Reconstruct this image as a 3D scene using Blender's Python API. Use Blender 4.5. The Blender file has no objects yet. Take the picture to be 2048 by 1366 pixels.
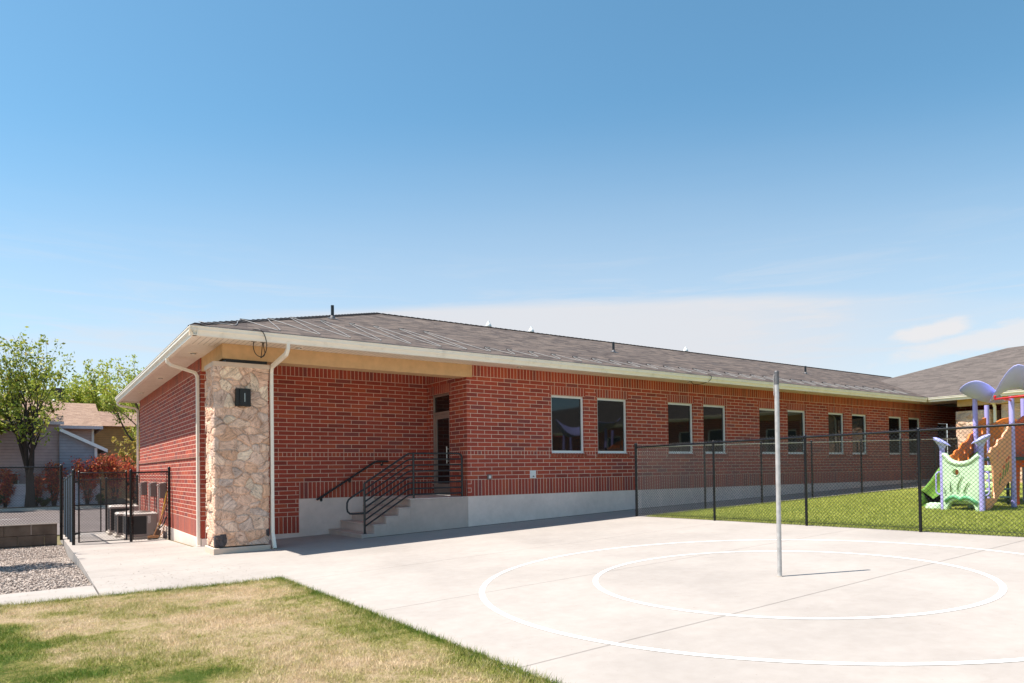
import bpy, math, random
import numpy as np
from mathutils import Vector
random.seed(7)
scene = bpy.context.scene
COL = scene.collection
R = math.radians
H = 0.1016          # brick course
L = 0.4023          # stretcher module

# ------------------------------------------------------------------ terrain
def clamp(v, a=0.0, b=1.0): return max(a, min(b, v))
def gx(x):
    x = max(x, -6.3)
    return .0352*x if x < 6 else .2112 + .0265*(x-6)
def gz(x, y):
    return -.7455 + gx(x) - .0074*min(y, 14) - .02*max(0, min(y, 14)-1)
def terr(x, y):
    z = gz(x, y)
    if x < -7.95 and -3.0 < y < 12.9:
        z -= .02 + (.26*clamp((y+3.0)/9.0) if y<6 else .26-.13*clamp((y-6)/3.4))
    if y > 12.9:
        w = clamp((y-12.9)/4)
        z = (1-w)*z + w*-1.45
    r = max(abs(x), abs(y))
    if r > 60:
        w = clamp((r-60)/60); z = (1-w)*z + w*-1.6
    return z

# ------------------------------------------------------------------ objects
def link(o, parent=None):
    COL.objects.link(o)
    if parent is not None: o.parent = parent
    return o
def tag(o, label=None, cat=None, group=None, kind=None):
    if label: o['label'] = label
    if cat: o['category'] = cat
    if group: o['group'] = group
    if kind: o['kind'] = kind
    return o
def empty(name, loc, label, cat, group=None):
    o = bpy.data.objects.new(name, None); o.location = loc
    o.empty_display_size = .2
    link(o); return tag(o, label, cat, group)
def wloc(o):
    v = Vector((0, 0, 0))
    while o is not None:
        v += o.location; o = o.parent
    return v
def copy_tree(o, parent=None):
    c = o.copy(); COL.objects.link(c)
    if parent is not None: c.parent = parent
    for ch in list(o.children): copy_tree(ch, c)
    return c

class MB:
    """collects faces (world coordinates) and builds ONE mesh object"""
    def __init__(s): s.v=[]; s.f=[]; s.uv=[]; s.m=[]
    def poly(s, pts, uv=None, m=0):
        i=len(s.v); s.v.extend([tuple(p) for p in pts]); s.f.append(tuple(range(i,i+len(pts))))
        s.uv.append(uv if uv else [(p[0]+p[1], p[2]) for p in pts]); s.m.append(m)
    def box(s, x0,x1,y0,y1,z0,z1, m=0, skip=''):
        P=lambda x,y,z:(x,y,z)
        fs={'-y':[P(x0,y0,z0),P(x1,y0,z0),P(x1,y0,z1),P(x0,y0,z1)], '+y':[P(x1,y1,z0),P(x0,y1,z0),P(x0,y1,z1),P(x1,y1,z1)],
            '-x':[P(x0,y1,z0),P(x0,y0,z0),P(x0,y0,z1),P(x0,y1,z1)], '+x':[P(x1,y0,z0),P(x1,y1,z0),P(x1,y1,z1),P(x1,y0,z1)],
            '+z':[P(x0,y0,z1),P(x1,y0,z1),P(x1,y1,z1),P(x0,y1,z1)], '-z':[P(x0,y1,z0),P(x1,y1,z0),P(x1,y0,z0),P(x0,y0,z0)]}
        for k,q in fs.items():
            if k in skip.split(): continue
            if k[1]=='z': uv=[(p[0],p[1]) for p in q]
            elif k[1]=='y': uv=[(p[0],p[2]) for p in q]
            else: uv=[(p[1],p[2]) for p in q]
            s.poly(q, uv, m)
    def hexa(s, b, t, m=0):
        """b,t: 4 bottom and 4 top corners, same winding (ccw from above)"""
        n=len(b)
        s.poly(list(reversed(b)),None,m); s.poly(t,None,m)
        for i in range(n):
            j=(i+1)%n; s.poly([b[i],b[j],t[j],t[i]],None,m)
    def tube(s, pts, r, n=8, m=0, cap=True, closed=False):
        pts=[Vector(p) for p in pts]; N=len(pts)
        rr=r if isinstance(r,(list,tuple)) else [r]*N
        base=len(s.v); prev=None
        for i,p in enumerate(pts):
            if closed: t=(pts[(i+1)%N]-pts[i-1])
            elif i==0: t=pts[1]-p
            elif i==N-1: t=p-pts[i-1]
            else: t=(pts[i+1]-p).normalized()+(p-pts[i-1]).normalized()
            if t.length<1e-9: t=Vector((0,0,1))
            t.normalize()
            if prev is None:
                a=Vector((0,0,1)) if abs(t.z)<.9 else Vector((1,0,0))
                u=t.cross(a).normalized()
            else:
                u=(prev-t*prev.dot(t))
                u=u.normalized() if u.length>1e-6 else t.orthogonal().normalized()
            prev=u; w=t.cross(u)
            for k in range(n):
                an=2*math.pi*k/n
                q=p+(u*math.cos(an)+w*math.sin(an))*rr[i]
                s.v.append((q.x,q.y,q.z))
        for i in range(N if closed else N-1):
            j=(i+1)%N
            for k in range(n):
                k2=(k+1)%n
                s.f.append((base+i*n+k,base+i*n+k2,base+j*n+k2,base+j*n+k)); s.uv.append([(k/n,i),((k+1)/n,i),((k+1)/n,i+1),(k/n,i+1)]); s.m.append(m)
        if cap and not closed:
            s.f.append(tuple(base+k for k in reversed(range(n)))); s.uv.append([(0,0)]*n); s.m.append(m)
            s.f.append(tuple(base+(N-1)*n+k for k in range(n))); s.uv.append([(0,0)]*n); s.m.append(m)
    def lathe(s, c, prof, n=16, m=0):
        """prof: list of (r,z) relative to c"""
        base=len(s.v)
        for r,z in prof:
            for k in range(n):
                a=2*math.pi*k/n; s.v.append((c[0]+r*math.cos(a),c[1]+r*math.sin(a),c[2]+z))
        for i in range(len(prof)-1):
            for k in range(n):
                k2=(k+1)%n
                s.f.append((base+i*n+k,base+i*n+k2,base+(i+1)*n+k2,base+(i+1)*n+k)); s.uv.append([(0,0),(1,0),(1,1),(0,1)]); s.m.append(m)
        s.f.append(tuple(base+(len(prof)-1)*n+k for k in range(n))); s.uv.append([(0,0)]*n); s.m.append(m)
        s.f.append(tuple(base+k for k in reversed(range(n)))); s.uv.append([(0,0)]*n); s.m.append(m)
    def prism(s, poly, fn, d, m=0):
        """extrude a 2D poly: fn(u,v,w) -> world; w from 0 to d"""
        a=[fn(u,v,0) for u,v in poly]; b=[fn(u,v,d) for u,v in poly]; n=len(poly)
        s.poly(a,None,m); s.poly(list(reversed(b)),None,m)
        for i in range(n):
            j=(i+1)%n; s.poly([a[j],a[i],b[i],b[j]],None,m)
    def build(s, name, mats, parent=None, smooth=False, bevel=0):
        me=bpy.data.meshes.new(name); off=wloc(parent) if parent else Vector((0,0,0))
        me.from_pydata([(a-off.x,b-off.y,c-off.z) for a,b,c in s.v],[],s.f)
        uvl=me.uv_layers.new(name='UVMap'); flat=[c for f in s.uv for uv in f for c in uv]
        uvl.data.foreach_set('uv',flat)
        if not isinstance(mats,(list,tuple)): mats=[mats]
        for mt in mats: me.materials.append(mt)
        me.polygons.foreach_set('material_index',s.m)
        if smooth: me.polygons.foreach_set('use_smooth',[True]*len(s.f))
        me.update()
        o=bpy.data.objects.new(name,me); link(o,parent)
        if smooth and smooth!='all':
            mod=o.modifiers.new('edges','EDGE_SPLIT'); mod.split_angle=R(40)
        if bevel:
            w=o.modifiers.new('weld','WELD'); w.merge_threshold=.0005
            b=o.modifiers.new('bevel','BEVEL'); b.width=bevel; b.segments=2; b.limit_method='ANGLE'; b.angle_limit=R(40)
        return o

def np_mesh(name, V, F, mat, parent=None, smooth=False, attrs=None, uv=None):
    V=np.asarray(V,np.float32); F=np.asarray(F,np.int32)
    if parent: V=V-np.array(wloc(parent),np.float32)
    me=bpy.data.meshes.new(name); k=F.shape[1]
    me.vertices.add(len(V)); me.vertices.foreach_set('co',V.ravel())
    me.loops.add(F.size); me.loops.foreach_set('vertex_index',F.ravel())
    me.polygons.add(len(F)); me.polygons.foreach_set('loop_start',np.arange(len(F),dtype=np.int32)*k)
    try: me.polygons.foreach_set('loop_total',np.full(len(F),k,np.int32))
    except Exception: pass
    if smooth: me.polygons.foreach_set('use_smooth',np.ones(len(F),bool))
    if attrs:
        for an,av in attrs.items():
            a=me.attributes.new(an,'FLOAT','POINT'); a.data.foreach_set('value',np.asarray(av,np.float32))
    me.materials.append(mat); me.update(calc_edges=True); me.validate()
    o=bpy.data.objects.new(name,me); return link(o,parent)

def panel(name, outline, holes, fn, thick, mat, parent, bevel=.008):
    """flat sheet with holes: 2D curve filled, thickened; fn(u,v,w)->world"""
    cu=bpy.data.curves.new(name,'CURVE'); cu.dimensions='2D'; cu.fill_mode='BOTH'
    cu.extrude=max(thick/2-bevel,.001); cu.bevel_depth=bevel; cu.bevel_resolution=1; cu.offset=-bevel
    for loop in [outline]+list(holes):
        sp=cu.splines.new('POLY'); sp.points.add(len(loop)-1)
        for p,(u,v) in zip(sp.points,loop): p.co=(u,v,0,1)
        sp.use_cyclic_u=True
    tmp=bpy.data.objects.new('tmp',cu); COL.objects.link(tmp)
    bpy.context.view_layer.update()
    me=bpy.data.meshes.new_from_object(tmp.evaluated_get(bpy.context.evaluated_depsgraph_get()))
    bpy.data.objects.remove(tmp); bpy.data.curves.remove(cu)
    off=wloc(parent)
    for v in me.vertices:
        p=fn(v.co.x,v.co.y,v.co.z); v.co=(p[0]-off.x,p[1]-off.y,p[2]-off.z)
    me.name=name; me.materials.clear(); me.materials.append(mat)
    o=bpy.data.objects.new(name,me); link(o,parent)
    return o
def smooth_loop(pts, it=2):
    for _ in range(it):
        q=[]
        for i in range(len(pts)):
            a=pts[i]; b=pts[(i+1)%len(pts)]
            q.append((a[0]*.75+b[0]*.25,a[1]*.75+b[1]*.25)); q.append((a[0]*.25+b[0]*.75,a[1]*.25+b[1]*.75))
        pts=q
    return pts

# ------------------------------------------------------------------ materials
class NT:
    def __init__(s,mat_or_world):
        s.t=mat_or_world.node_tree; s.t.nodes.clear()
    def n(s,typ,**kw):
        nd=s.t.nodes.new(typ)
        for k,v in kw.items():
            if k.startswith('i_'): continue
            setattr(nd,k,v)
        return nd
    def l(s,a,b): s.t.links.new(a,b)
    def setin(s,sock,v):
        if hasattr(v,'is_output'): s.l(v,sock)
        else: sock.default_value=v
    def math(s,op,a,b=0.0,c=0.0,clamp=False):
        nd=s.n('ShaderNodeMath',operation=op,use_clamp=clamp)
        s.setin(nd.inputs[0],a); s.setin(nd.inputs[1],b)
        if len(nd.inputs)>2: s.setin(nd.inputs[2],c)
        return nd.outputs[0]
    def vmath(s,op,a,b=(0,0,0),out=0):
        nd=s.n('ShaderNodeVectorMath',operation=op)
        s.setin(nd.inputs[0],a); s.setin(nd.inputs[1],b)
        return nd.outputs[out]
    def comb(s,x,y,z=0.0):
        nd=s.n('ShaderNodeCombineXYZ')
        for i,v in enumerate((x,y,z)): s.setin(nd.inputs[i],v)
        return nd.outputs[0]
    def sep(s,v):
        nd=s.n('ShaderNodeSeparateXYZ'); s.l(v,nd.inputs[0]); return nd.outputs
    def noise(s,vec,scale,detail=3,rough=.55,col=False,dist=0.0):
        nd=s.n('ShaderNodeTexNoise'); s.l(vec,nd.inputs['Vector'])
        nd.inputs['Scale'].default_value=scale; nd.inputs['Detail'].default_value=detail; nd.inputs['Roughness'].default_value=rough; nd.inputs['Distortion'].default_value=dist
        return nd.outputs['Color' if col else 'Fac']
    def ramp(s,fac,stops,interp='LINEAR'):
        nd=s.n('ShaderNodeValToRGB'); cr=nd.color_ramp; cr.interpolation=interp
        while len(cr.elements)>1: cr.elements.remove(cr.elements[-1])
        for i,(p,c) in enumerate(stops):
            e=cr.elements[0] if i==0 else cr.elements.new(p)
            e.position=p; e.color=(*c,1) if len(c)==3 else c
        s.setin(nd.inputs[0],fac); return nd.outputs[0]
    def mix(s,fac,a,b,typ='MIX'):
        nd=s.n('ShaderNodeMix',data_type='RGBA',blend_type=typ)
        s.setin(nd.inputs[0],fac)
        s.setin(nd.inputs[6],a if hasattr(a,'is_output') else (*a,1)); s.setin(nd.inputs[7],b if hasattr(b,'is_output') else (*b,1))
        return nd.outputs[2]
    def smooth(s,v,a,b):
        nd=s.n('ShaderNodeMapRange',interpolation_type='SMOOTHSTEP'); s.setin(nd.inputs[0],v)
        nd.inputs[1].default_value=a; nd.inputs[2].default_value=b; return nd.outputs[0]
    def bump(s,h,dist,strength=1.0):
        nd=s.n('ShaderNodeBump'); s.setin(nd.inputs['Height'],h); nd.inputs['Distance'].default_value=dist; nd.inputs['Strength'].default_value=strength
        return nd.outputs[0]
    def out(s,color,rough=.7,metal=0.0,normal=None,spec=.5,translucent=0.0,coat=0.0):
        b=s.n('ShaderNodeBsdfPrincipled')
        s.setin(b.inputs['Base Color'],color if hasattr(color,'is_output') else (*color,1))
        s.setin(b.inputs['Roughness'],rough); b.inputs['Metallic'].default_value=metal
        b.inputs['Specular IOR Level'].default_value=spec
        b.inputs['Coat Weight'].default_value=coat
        if normal is not None: s.l(normal,b.inputs['Normal'])
        o=s.n('ShaderNodeOutputMaterial'); res=b.outputs[0]
        if translucent>0:
            t=s.n('ShaderNodeBsdfTranslucent'); s.setin(t.inputs[0],color if hasattr(color,'is_output') else (*color,1))
            mx=s.n('ShaderNodeMixShader'); mx.inputs[0].default_value=translucent
            s.l(res,mx.inputs[1]); s.l(t.outputs[0],mx.inputs[2]); res=mx.outputs[0]
        s.l(res,o.inputs[0]); return b
def newmat(name):
    m=bpy.data.materials.new(name); m.use_nodes=True; return m,NT(m)
def pos(nt): return nt.n('ShaderNodeNewGeometry').outputs['Position']
def uvn(nt): return nt.n('ShaderNodeUVMap',uv_map='UVMap').outputs[0]
def plain(name,c,rough=.5,metal=0.0,var=.12,scale=6.0,bump=0.0,bscale=80.0,spec=.5,coat=0.0,dirt=None):
    m,nt=newmat(name); p=pos(nt)
    f=nt.noise(p,scale,4); lo=tuple(x*(1-var) for x in c); hi=tuple(min(1,x*(1+var)) for x in c)
    col=nt.ramp(f,[(.3,lo),(.7,hi)])
    if dirt:
        f2=nt.smooth(nt.noise(p,dirt[1],5,.65),.52,.75); col=nt.mix(nt.math('MULTIPLY',f2,dirt[2]),col,dirt[0])
    nrm=nt.bump(nt.noise(p,bscale,3),bump) if bump else None
    rg=nt.math('MULTIPLY_ADD',f,.12,rough-.06)
    nt.out(col,rg,metal,nrm,spec,coat=coat); return m

def brick_mat(name,bl,bh,offset,cols=None):
    m,nt=newmat(name); uv=nt.sep(uvn(nt)); u,v=uv[0],uv[1]
    mort=.0125
    rowf=nt.math('DIVIDE',v,bh); row=nt.math('FLOOR',rowf)
    par=nt.math('FLOORED_MODULO',row,2.0)
    us=nt.math('MULTIPLY_ADD',par,offset,nt.math('DIVIDE',u,bl)); col=nt.math('FLOOR',us)
    fu=nt.math('MULTIPLY',nt.math('FRACT',us),bl); fv=nt.math('MULTIPLY',nt.math('FRACT',rowf),bh)
    du=nt.math('MINIMUM',fu,nt.math('SUBTRACT',bl,fu)); dv=nt.math('MINIMUM',fv,nt.math('SUBTRACT',bh,fv))
    d=nt.math('MINIMUM',du,dv)
    wob=nt.math('MULTIPLY_ADD',nt.noise(pos(nt),60,2),.004,-.002)
    brick=nt.smooth(nt.math('ADD',d,wob),mort/2-.0012,mort/2+.0012)
    wn=nt.n('ShaderNodeTexWhiteNoise',noise_dimensions='3D'); nt.l(nt.comb(col,row,0.37),wn.inputs['Vector'])
    cols=cols or [(0,(.265,.052,.038)),(.09,(.335,.062,.040)),(.30,(.375,.067,.042)),(.52,(.41,.074,.044)),(.74,(.44,.090,.046)),(.86,(.355,.066,.044)),(.95,(.26,.066,.056))]
    base=nt.ramp(wn.outputs['Value'],cols,'CONSTANT')
    tex=nt.noise(pos(nt),38,5,.7); fine=nt.noise(pos(nt),240,2)
    base=nt.mix(1.0,base,nt.ramp(tex,[(.25,(.72,.72,.74)),(.75,(1.22,1.2,1.16))]),'MULTIPLY')
    base=nt.mix(nt.math('MULTIPLY',nt.smooth(fine,.58,.75),.35),base,(.09,.035,.03))
    big=nt.noise(pos(nt),.9,6,.65); base=nt.mix(1.0,base,nt.ramp(big,[(.3,(.90,.90,.91)),(.7,(1.08,1.07,1.06))]),'MULTIPLY')
    zz=nt.sep(pos(nt)); st=nt.noise(nt.comb(nt.math('MULTIPLY',nt.math('ADD',zz[0],zz[1]),5.0),0.0,nt.math('MULTIPLY',zz[2],.7)),1.0,4,.6)
    base=nt.mix(nt.math('MULTIPLY',nt.smooth(st,.62,.80),.10),base,(.50,.36,.30))
    mc=nt.ramp(nt.noise(pos(nt),25,3),[(.3,(.70,.49,.385)),(.7,(.82,.59,.47))])
    c=nt.mix(brick,mc,base)
    h=nt.math('ADD',nt.math('MULTIPLY',brick,1.0),nt.math('MULTIPLY',tex,.25))
    nt.out(c,.82,0,nt.bump(h,.005),.3); return m
M={}
M['brick']=brick_mat('red_brick_running',L,H,.5)
M['soldier']=brick_mat('red_brick_soldier',L/4,H*4,0.0)
M['header']=brick_mat('red_brick_header',L/4,H,0.0)

def siding_mat(name,c,step=.2):
    m,nt=newmat(name); p=pos(nt); z=nt.sep(p)[2]
    f=nt.math('FRACT',nt.math('DIVIDE',z,step)); g=nt.smooth(f,0.0,.12)
    n=nt.noise(p,3,4); col=nt.ramp(n,[(.3,tuple(x*.88 for x in c)),(.7,tuple(x*1.08 for x in c))])
    col=nt.mix(g,tuple(x*.35 for x in c),col)
    nt.out(col,.6,0,nt.bump(nt.math('ADD',nt.math('MULTIPLY',g,.6),nt.math('MULTIPLY',f,-.6)),.02)); return m
def shingle_mat(name,ramp,rowh=.143,w=.33,row_shadow=.5):
    m,nt=newmat(name); uv=nt.sep(uvn(nt)); u,v=uv[0],uv[1]
    rowf=nt.math('DIVIDE',v,rowh); row=nt.math('FLOOR',rowf); fv=nt.math('FRACT',rowf)
    wn0=nt.n('ShaderNodeTexWhiteNoise',noise_dimensions='1D'); nt.l(row,wn0.inputs['W'])
    us=nt.math('ADD',nt.math('DIVIDE',u,w),nt.math('MULTIPLY',wn0.outputs['Value'],7.3))
    jit=nt.noise(nt.comb(us,nt.math('MULTIPLY',row,3.7)),1.3,1)
    us=nt.math('MULTIPLY_ADD',jit,1.4,us); col=nt.math('FLOOR',us)
    wn=nt.n('ShaderNodeTexWhiteNoise',noise_dimensions='2D'); nt.l(nt.comb(col,row),wn.inputs['Vector'])
    c=nt.ramp(wn.outputs['Value'],ramp,'LINEAR')
    gran=nt.noise(pos(nt),120,3,.7); c=nt.mix(1.0,c,nt.ramp(gran,[(.3,(.78,.78,.78)),(.7,(1.25,1.22,1.2))]),'MULTIPLY')
    big=nt.noise(nt.comb(nt.math('MULTIPLY',u,1.4),nt.math('MULTIPLY',v,1.4)),1.0,3,.6); c=nt.mix(1.0,c,nt.ramp(big,[(.3,(.95,.95,.95)),(.7,(1.05,1.05,1.05))]),'MULTIPLY')
    edge=nt.smooth(fv,0.0,.14); c=nt.mix(nt.math('MULTIPLY_ADD',edge,row_shadow,1-row_shadow),(.02,.018,.018),c)  # dark line at each row bottom paints the shadow of the overlap
    lift=nt.math('MULTIPLY',nt.math('SUBTRACT',1.0,fv),.8)
    nt.out(c,.95,0,nt.bump(nt.math('ADD',nt.math('ADD',lift,nt.math('MULTIPLY',wn.outputs['Value'],.5)),nt.math('MULTIPLY',gran,.25)),.012),.2); return m
M['shingle']=shingle_mat('roof_shingle',[(0,(.052,.041,.039)),(.3,(.084,.067,.061)),(.6,(.112,.089,.079)),(.85,(.145,.115,.098)),(1,(.066,.056,.055))])
M['shingle_wing']=shingle_mat('wing_shingle',[(0,(.088,.074,.069)),(.4,(.118,.10,.092)),(.8,(.14,.118,.108)),(1,(.094,.08,.073))])  # paler copy of the roof shingle; its grazing light is put in the colour
M['shingle_tan']=shingle_mat('tan_shingle',[(0,(.225,.15,.112)),(.5,(.28,.19,.145)),(1,(.32,.22,.168))],row_shadow=.3)
M['shingle_far']=shingle_mat('brown_shingle',[(0,(.20,.13,.10)),(.5,(.26,.17,.13)),(1,(.30,.20,.16))],row_shadow=.3)
M['cream']=plain('cream_metal',(.90,.80,.68),.42,0,.04,3,.0006,30,dirt=((.42,.36,.28),4,.25))
def soffit_mat():
    m,nt=newmat('vented_soffit'); uv=nt.sep(uvn(nt))
    f=nt.math('FRACT',nt.math('DIVIDE',uv[0],.10)); g=nt.smooth(nt.math('ABSOLUTE',nt.math('SUBTRACT',f,.5)),.40,.46)
    n=nt.noise(pos(nt),2.5,3); c=nt.ramp(n,[(.3,(.82,.70,.58)),(.7,(.90,.78,.66))])
    c=nt.mix(nt.math('MULTIPLY',g,.5),c,(.25,.21,.17))
    nt.out(c,.55,0,nt.bump(nt.math('SUBTRACT',1.0,g),.006)); return m
M['soffit']=soffit_mat()
M['stucco']=plain('tan_stucco',(.64,.41,.225),.9,0,.1,5,.004,160,.2)
def concrete(name,c,rough=.85,stain=.35,joints=False):
    m,nt=newmat(name); p=pos(nt); s=nt.sep(p)
    n1=nt.noise(p,.55,5,.6); n2=nt.noise(p,7,5,.65); n3=nt.noise(p,150,3)
    col=nt.ramp(n1,[(.3,tuple(x*(1-stain*.45) for x in c)),(.68,tuple(min(1,x*1.05) for x in c))])
    col=nt.mix(1.0,col,nt.ramp(n2,[(.3,(.94,.93,.92)),(.7,(1.03,1.03,1.03))]),'MULTIPLY')
    col=nt.mix(nt.math('MULTIPLY',nt.smooth(n3,.62,.78),.18),col,tuple(x*.6 for x in c))
    h=nt.math('ADD',nt.math('MULTIPLY',n2,.4),nt.math('MULTIPLY',n3,.5))
    if joints:
        g=None
        def line(val,posn,w):
            return nt.math('SUBTRACT',1.0,nt.smooth(nt.math('ABSOLUTE',nt.math('SUBTRACT',val,posn)),w*.5,w))
        lines=[(s[1],-10.28,.011,-5.9,4.0),(s[1],-7.52,.007,-5.9,4.0),(s[1],-4.62,.005,-5.9,4.0),(s[0],-8.005,.012,-9,-7.9),(s[1],-2.05,.005,-8.1,-5.6),(s[1],.9,.005,-8.1,-5.6)]
        for v,pv,w,a,b in lines:
            k=line(v,pv,w); oth=s[0] if v==s[1] else s[1]
            if v==s[1]:
                k=nt.math('MULTIPLY',k,nt.math('MULTIPLY',nt.math('GREATER_THAN',oth,a),nt.math('LESS_THAN',oth,b)))
            else:
                k=nt.math('MULTIPLY',k,nt.math('LESS_THAN',oth,b if b<0 else -4.6)) if pv in(-2.85,.9,-5.6) else nt.math('MULTIPLY',k,nt.math('LESS_THAN',oth,-3.0))
            g=k if g is None else nt.math('MAXIMUM',g,k)
        gm=nt.math('MULTIPLY',g,.36); col=nt.mix(gm,col,tuple(x*.32 for x in c)); h=nt.math('SUBTRACT',h,nt.math('MULTIPLY',g,4.0))
        # tyre-coloured scuffs and mop-like water marks
        sc=nt.smooth(nt.noise(nt.comb(nt.math('MULTIPLY',s[0],1.0),nt.math('MULTIPLY',s[1],4.0)),1.4,6,.7,dist=1.2),.60,.78)
        col=nt.mix(nt.math('MULTIPLY',sc,.32),col,tuple(x*y for x,y in zip(c,(.60,.55,.50))))
        sp=nt.smooth(nt.noise(p,26,2,.5),.735,.77); col=nt.mix(nt.math('MULTIPLY',sp,.35),col,(.16,.12,.09))
    nt.out(col,rough,0,nt.bump(h,.0025),.3); return m
M['court']=concrete('pale_concrete',(.364,.328,.303),joints=True)
M['found']=concrete('foundation_concrete',(.87,.70,.62),stain=.5)
M['steps']=concrete('step_concrete',(.58,.45,.39),stain=.7)
M['base']=concrete('column_base_concrete',(.70,.54,.43))
M['kerb']=concrete('kerb_concrete',(.48,.42,.36))
M['black']=plain('black_powder_coat',(.006,.006,.008),.28,0,.2,10,.0004,90,.35)
M['rail']=plain('painted_black_rail',(.016,.016,.018),.38,0,.2,10,.0004,60,.5)
M['wire']=plain('black_vinyl_wire',(.016,.016,.018),.35,0,.15,8,0,1,.7)
M['blackpipe']=plain('black_plastic_pipe',(.014,.015,.018),.45)
M['galv']=plain('galvanised_steel',(.50,.475,.455),.45,.3,.15,14,.0005,60,dirt=((.30,.28,.26),9,.5))
M['galvdark']=plain('weathered_galvanised_top',(.17,.165,.17),.55,.6,.25,18,.001,60,dirt=((.20,.10,.06),14,.5))
M['white']=plain('white_vinyl',(.74,.74,.74),.4,0,.03,3)
M['whitemetal']=plain('white_painted_metal',(.80,.80,.78),.4,0,.04,4)
M['glass']=None
def glass_mat():
    m,nt=newmat('dark_window_glass'); p=pos(nt)
    n=nt.noise(p,.7,2); nt.out((.010,.011,.012),.03,0,nt.bump(n,.004,.6),.42); return m
M['glass']=glass_mat()
M['bronze']=plain('dark_bronze_metal',(.022,.019,.017),.45,.3,.15,8)
M['doorframe']=plain('beige_aluminium',(.34,.27,.235),.4,.35,.06,4)
M['steel']=plain('brushed_steel',(.62,.60,.57),.3,.9,.08,12)
M['greybox']=plain('grey_utility_metal',(.20,.165,.15),.5,.2,.1,6)
M['conduit']=plain('pale_conduit',(.62,.57,.52),.45,.2,.08,6)
M['cable']=plain('black_cable',(.015,.014,.014),.5)
M['cablegrey']=plain('grey_heat_cable',(.27,.26,.255),.5,0,.15,10)
M['acgrey']=plain('taupe_sheet_metal',(.33,.27,.245),.45,.1,.08,5,dirt=((.2,.15,.12),6,.3))
M['aclight']=plain('pale_sheet_metal',(.55,.50,.46),.45,.1,.08,5)
M['coil']=plain('dark_condenser_coil',(.018,.018,.022),.6,.2,.3,40)
M['sticker']=plain('white_sticker',(.70,.69,.67),.5)
M['wood']=plain('orange_wood_handle',(.45,.20,.075),.55,0,.2,20)
M['yellow']=plain('yellow_fibreglass',(.70,.38,.03),.4,0,.08,8)
M['bristle']=plain('brown_bristles',(.06,.032,.02),.9,0,.4,60)
M['rust']=plain('worn_blade_steel',(.14,.09,.065),.6,.5,.3,20)
M['cmu']=plain('stained_block',(.15,.112,.086),.95,0,.28,3,.004,60,.2,dirt=((.09,.06,.045),2.2,.7))
M['lav']=plain('lavender_post_paint',(.44,.39,.82),.38,0,.05,5,.0004,50)
M['lavroof']=plain('lavender_moulded_plastic',(.43,.44,.86),.42,0,.05,3,.001,40)
M['orange']=plain('orange_plastic_sheet',(.90,.22,.035),.45,0,.06,4)
M['redor']=plain('red_orange_plastic_sheet',(.74,.11,.04),.45,0,.06,4)
M['salmon']=plain('salmon_plastic_sheet',(.85,.37,.20),.45,0,.06,4)
M['mint']=plain('mint_moulded_plastic',(.56,.74,.50),.45,0,.10,3,.003,14,dirt=((.22,.50,.30),2.0,.45))
M['greenp']=plain('green_moulded_plastic',(.13,.27,.04),.4,0,.10,4,.002,20)
M['gstep']=plain('pale_green_tread',(.52,.66,.36),.5,0,.08,6)
M['dkgreen']=plain('dark_green_coating',(.014,.05,.045),.5,0,.15,8)
M['redbar']=plain('red_coated_bar',(.58,.02,.025),.35,0,.05,5)
M['paint']=plain('white_court_paint',(.80,.79,.77),.6,0,.03,6,.0008,90,dirt=((.62,.57,.52),5,.35))
M['trim']=plain('pale_lilac_trim',(.56,.52,.56),.55,0,.05,3)
M['bluesiding']=siding_mat('blue_grey_siding',(.29,.305,.36))
M['lilacsiding']=siding_mat('mauve_siding',(.50,.37,.36))
M['tansiding']=siding_mat('tan_siding',(.60,.31,.14))
M['lowwall']=siding_mat('pale_lilac_siding',(.80,.72,.77),.3)
# ------------------------------------------------------------------ brick building
D = 2.08            # depth of the recessed entry
XL = -5.64          # left wall plane
YB = 12.92          # rear corner
SOF = 3.22
B = empty('brick_building', (0,0,-.7), 'long single-storey red brick building with dark shingle hip roof, cream gutters and stone corner pillar', 'building')

def wall(mb, P, u0, u1, zones, holes=(), lint=(), extra=()):
    """P(u,z)->world; zones: (z0,z1,kind). kinds: 0 running,1 soldier,2 header"""
    us={u0,u1}; zs=set()
    for a,b,c,d in holes: us|={a,b}; zs|={c,d}
    for a,b,c,d in lint: us|={a,b}; zs|={c,d}
    for a,b,c,d in extra: us|={a,b}; zs|={c,d}
    for a,b,k in zones: zs|={a,b}
    us=sorted(u for u in us if u0-1e-6<=u<=u1+1e-6); zs=sorted(zs); zmin=min(z[0] for z in zones); zmax=max(z[1] for z in zones)
    for i in range(len(us)-1):
        for j in range(len(zs)-1):
            a,b,c,d=us[i],us[i+1],zs[j],zs[j+1]
            if b-a<1e-5 or d-c<1e-5 or c<zmin-1e-6 or d>zmax+1e-6: continue
            um,zm=(a+b)/2,(c+d)/2
            if any(h[0]<um<h[1] and h[2]<zm<h[3] for h in holes): continue
            kind,z0=None,0
            for z in zones:
                if z[0]<zm<z[1]: kind,z0=z[2],z[0]
            for q in lint:
                if q[0]<um<q[1] and q[2]<zm<q[3]: kind,z0=1,q[2]
            for q in extra:
                if q[0]<um<q[1] and q[2]<zm<q[3]: kind,z0=0,0
            if kind is None: continue
            vo=-z0 if kind else 0
            uo=-.305 if kind==0 else 0
            mb.poly([P(a,c),P(b,c),P(b,d),P(a,d)],[(a+uo,c+vo),(b+uo,c+vo),(b+uo,d+vo),(a+uo,d+vo)],kind)
Z=lambda n: n*H
ZONES=[(0,Z(4),1),(Z(4),Z(10),0),(Z(10),Z(11),2),(Z(11),Z(29),0),(Z(29),SOF,1)]
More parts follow.
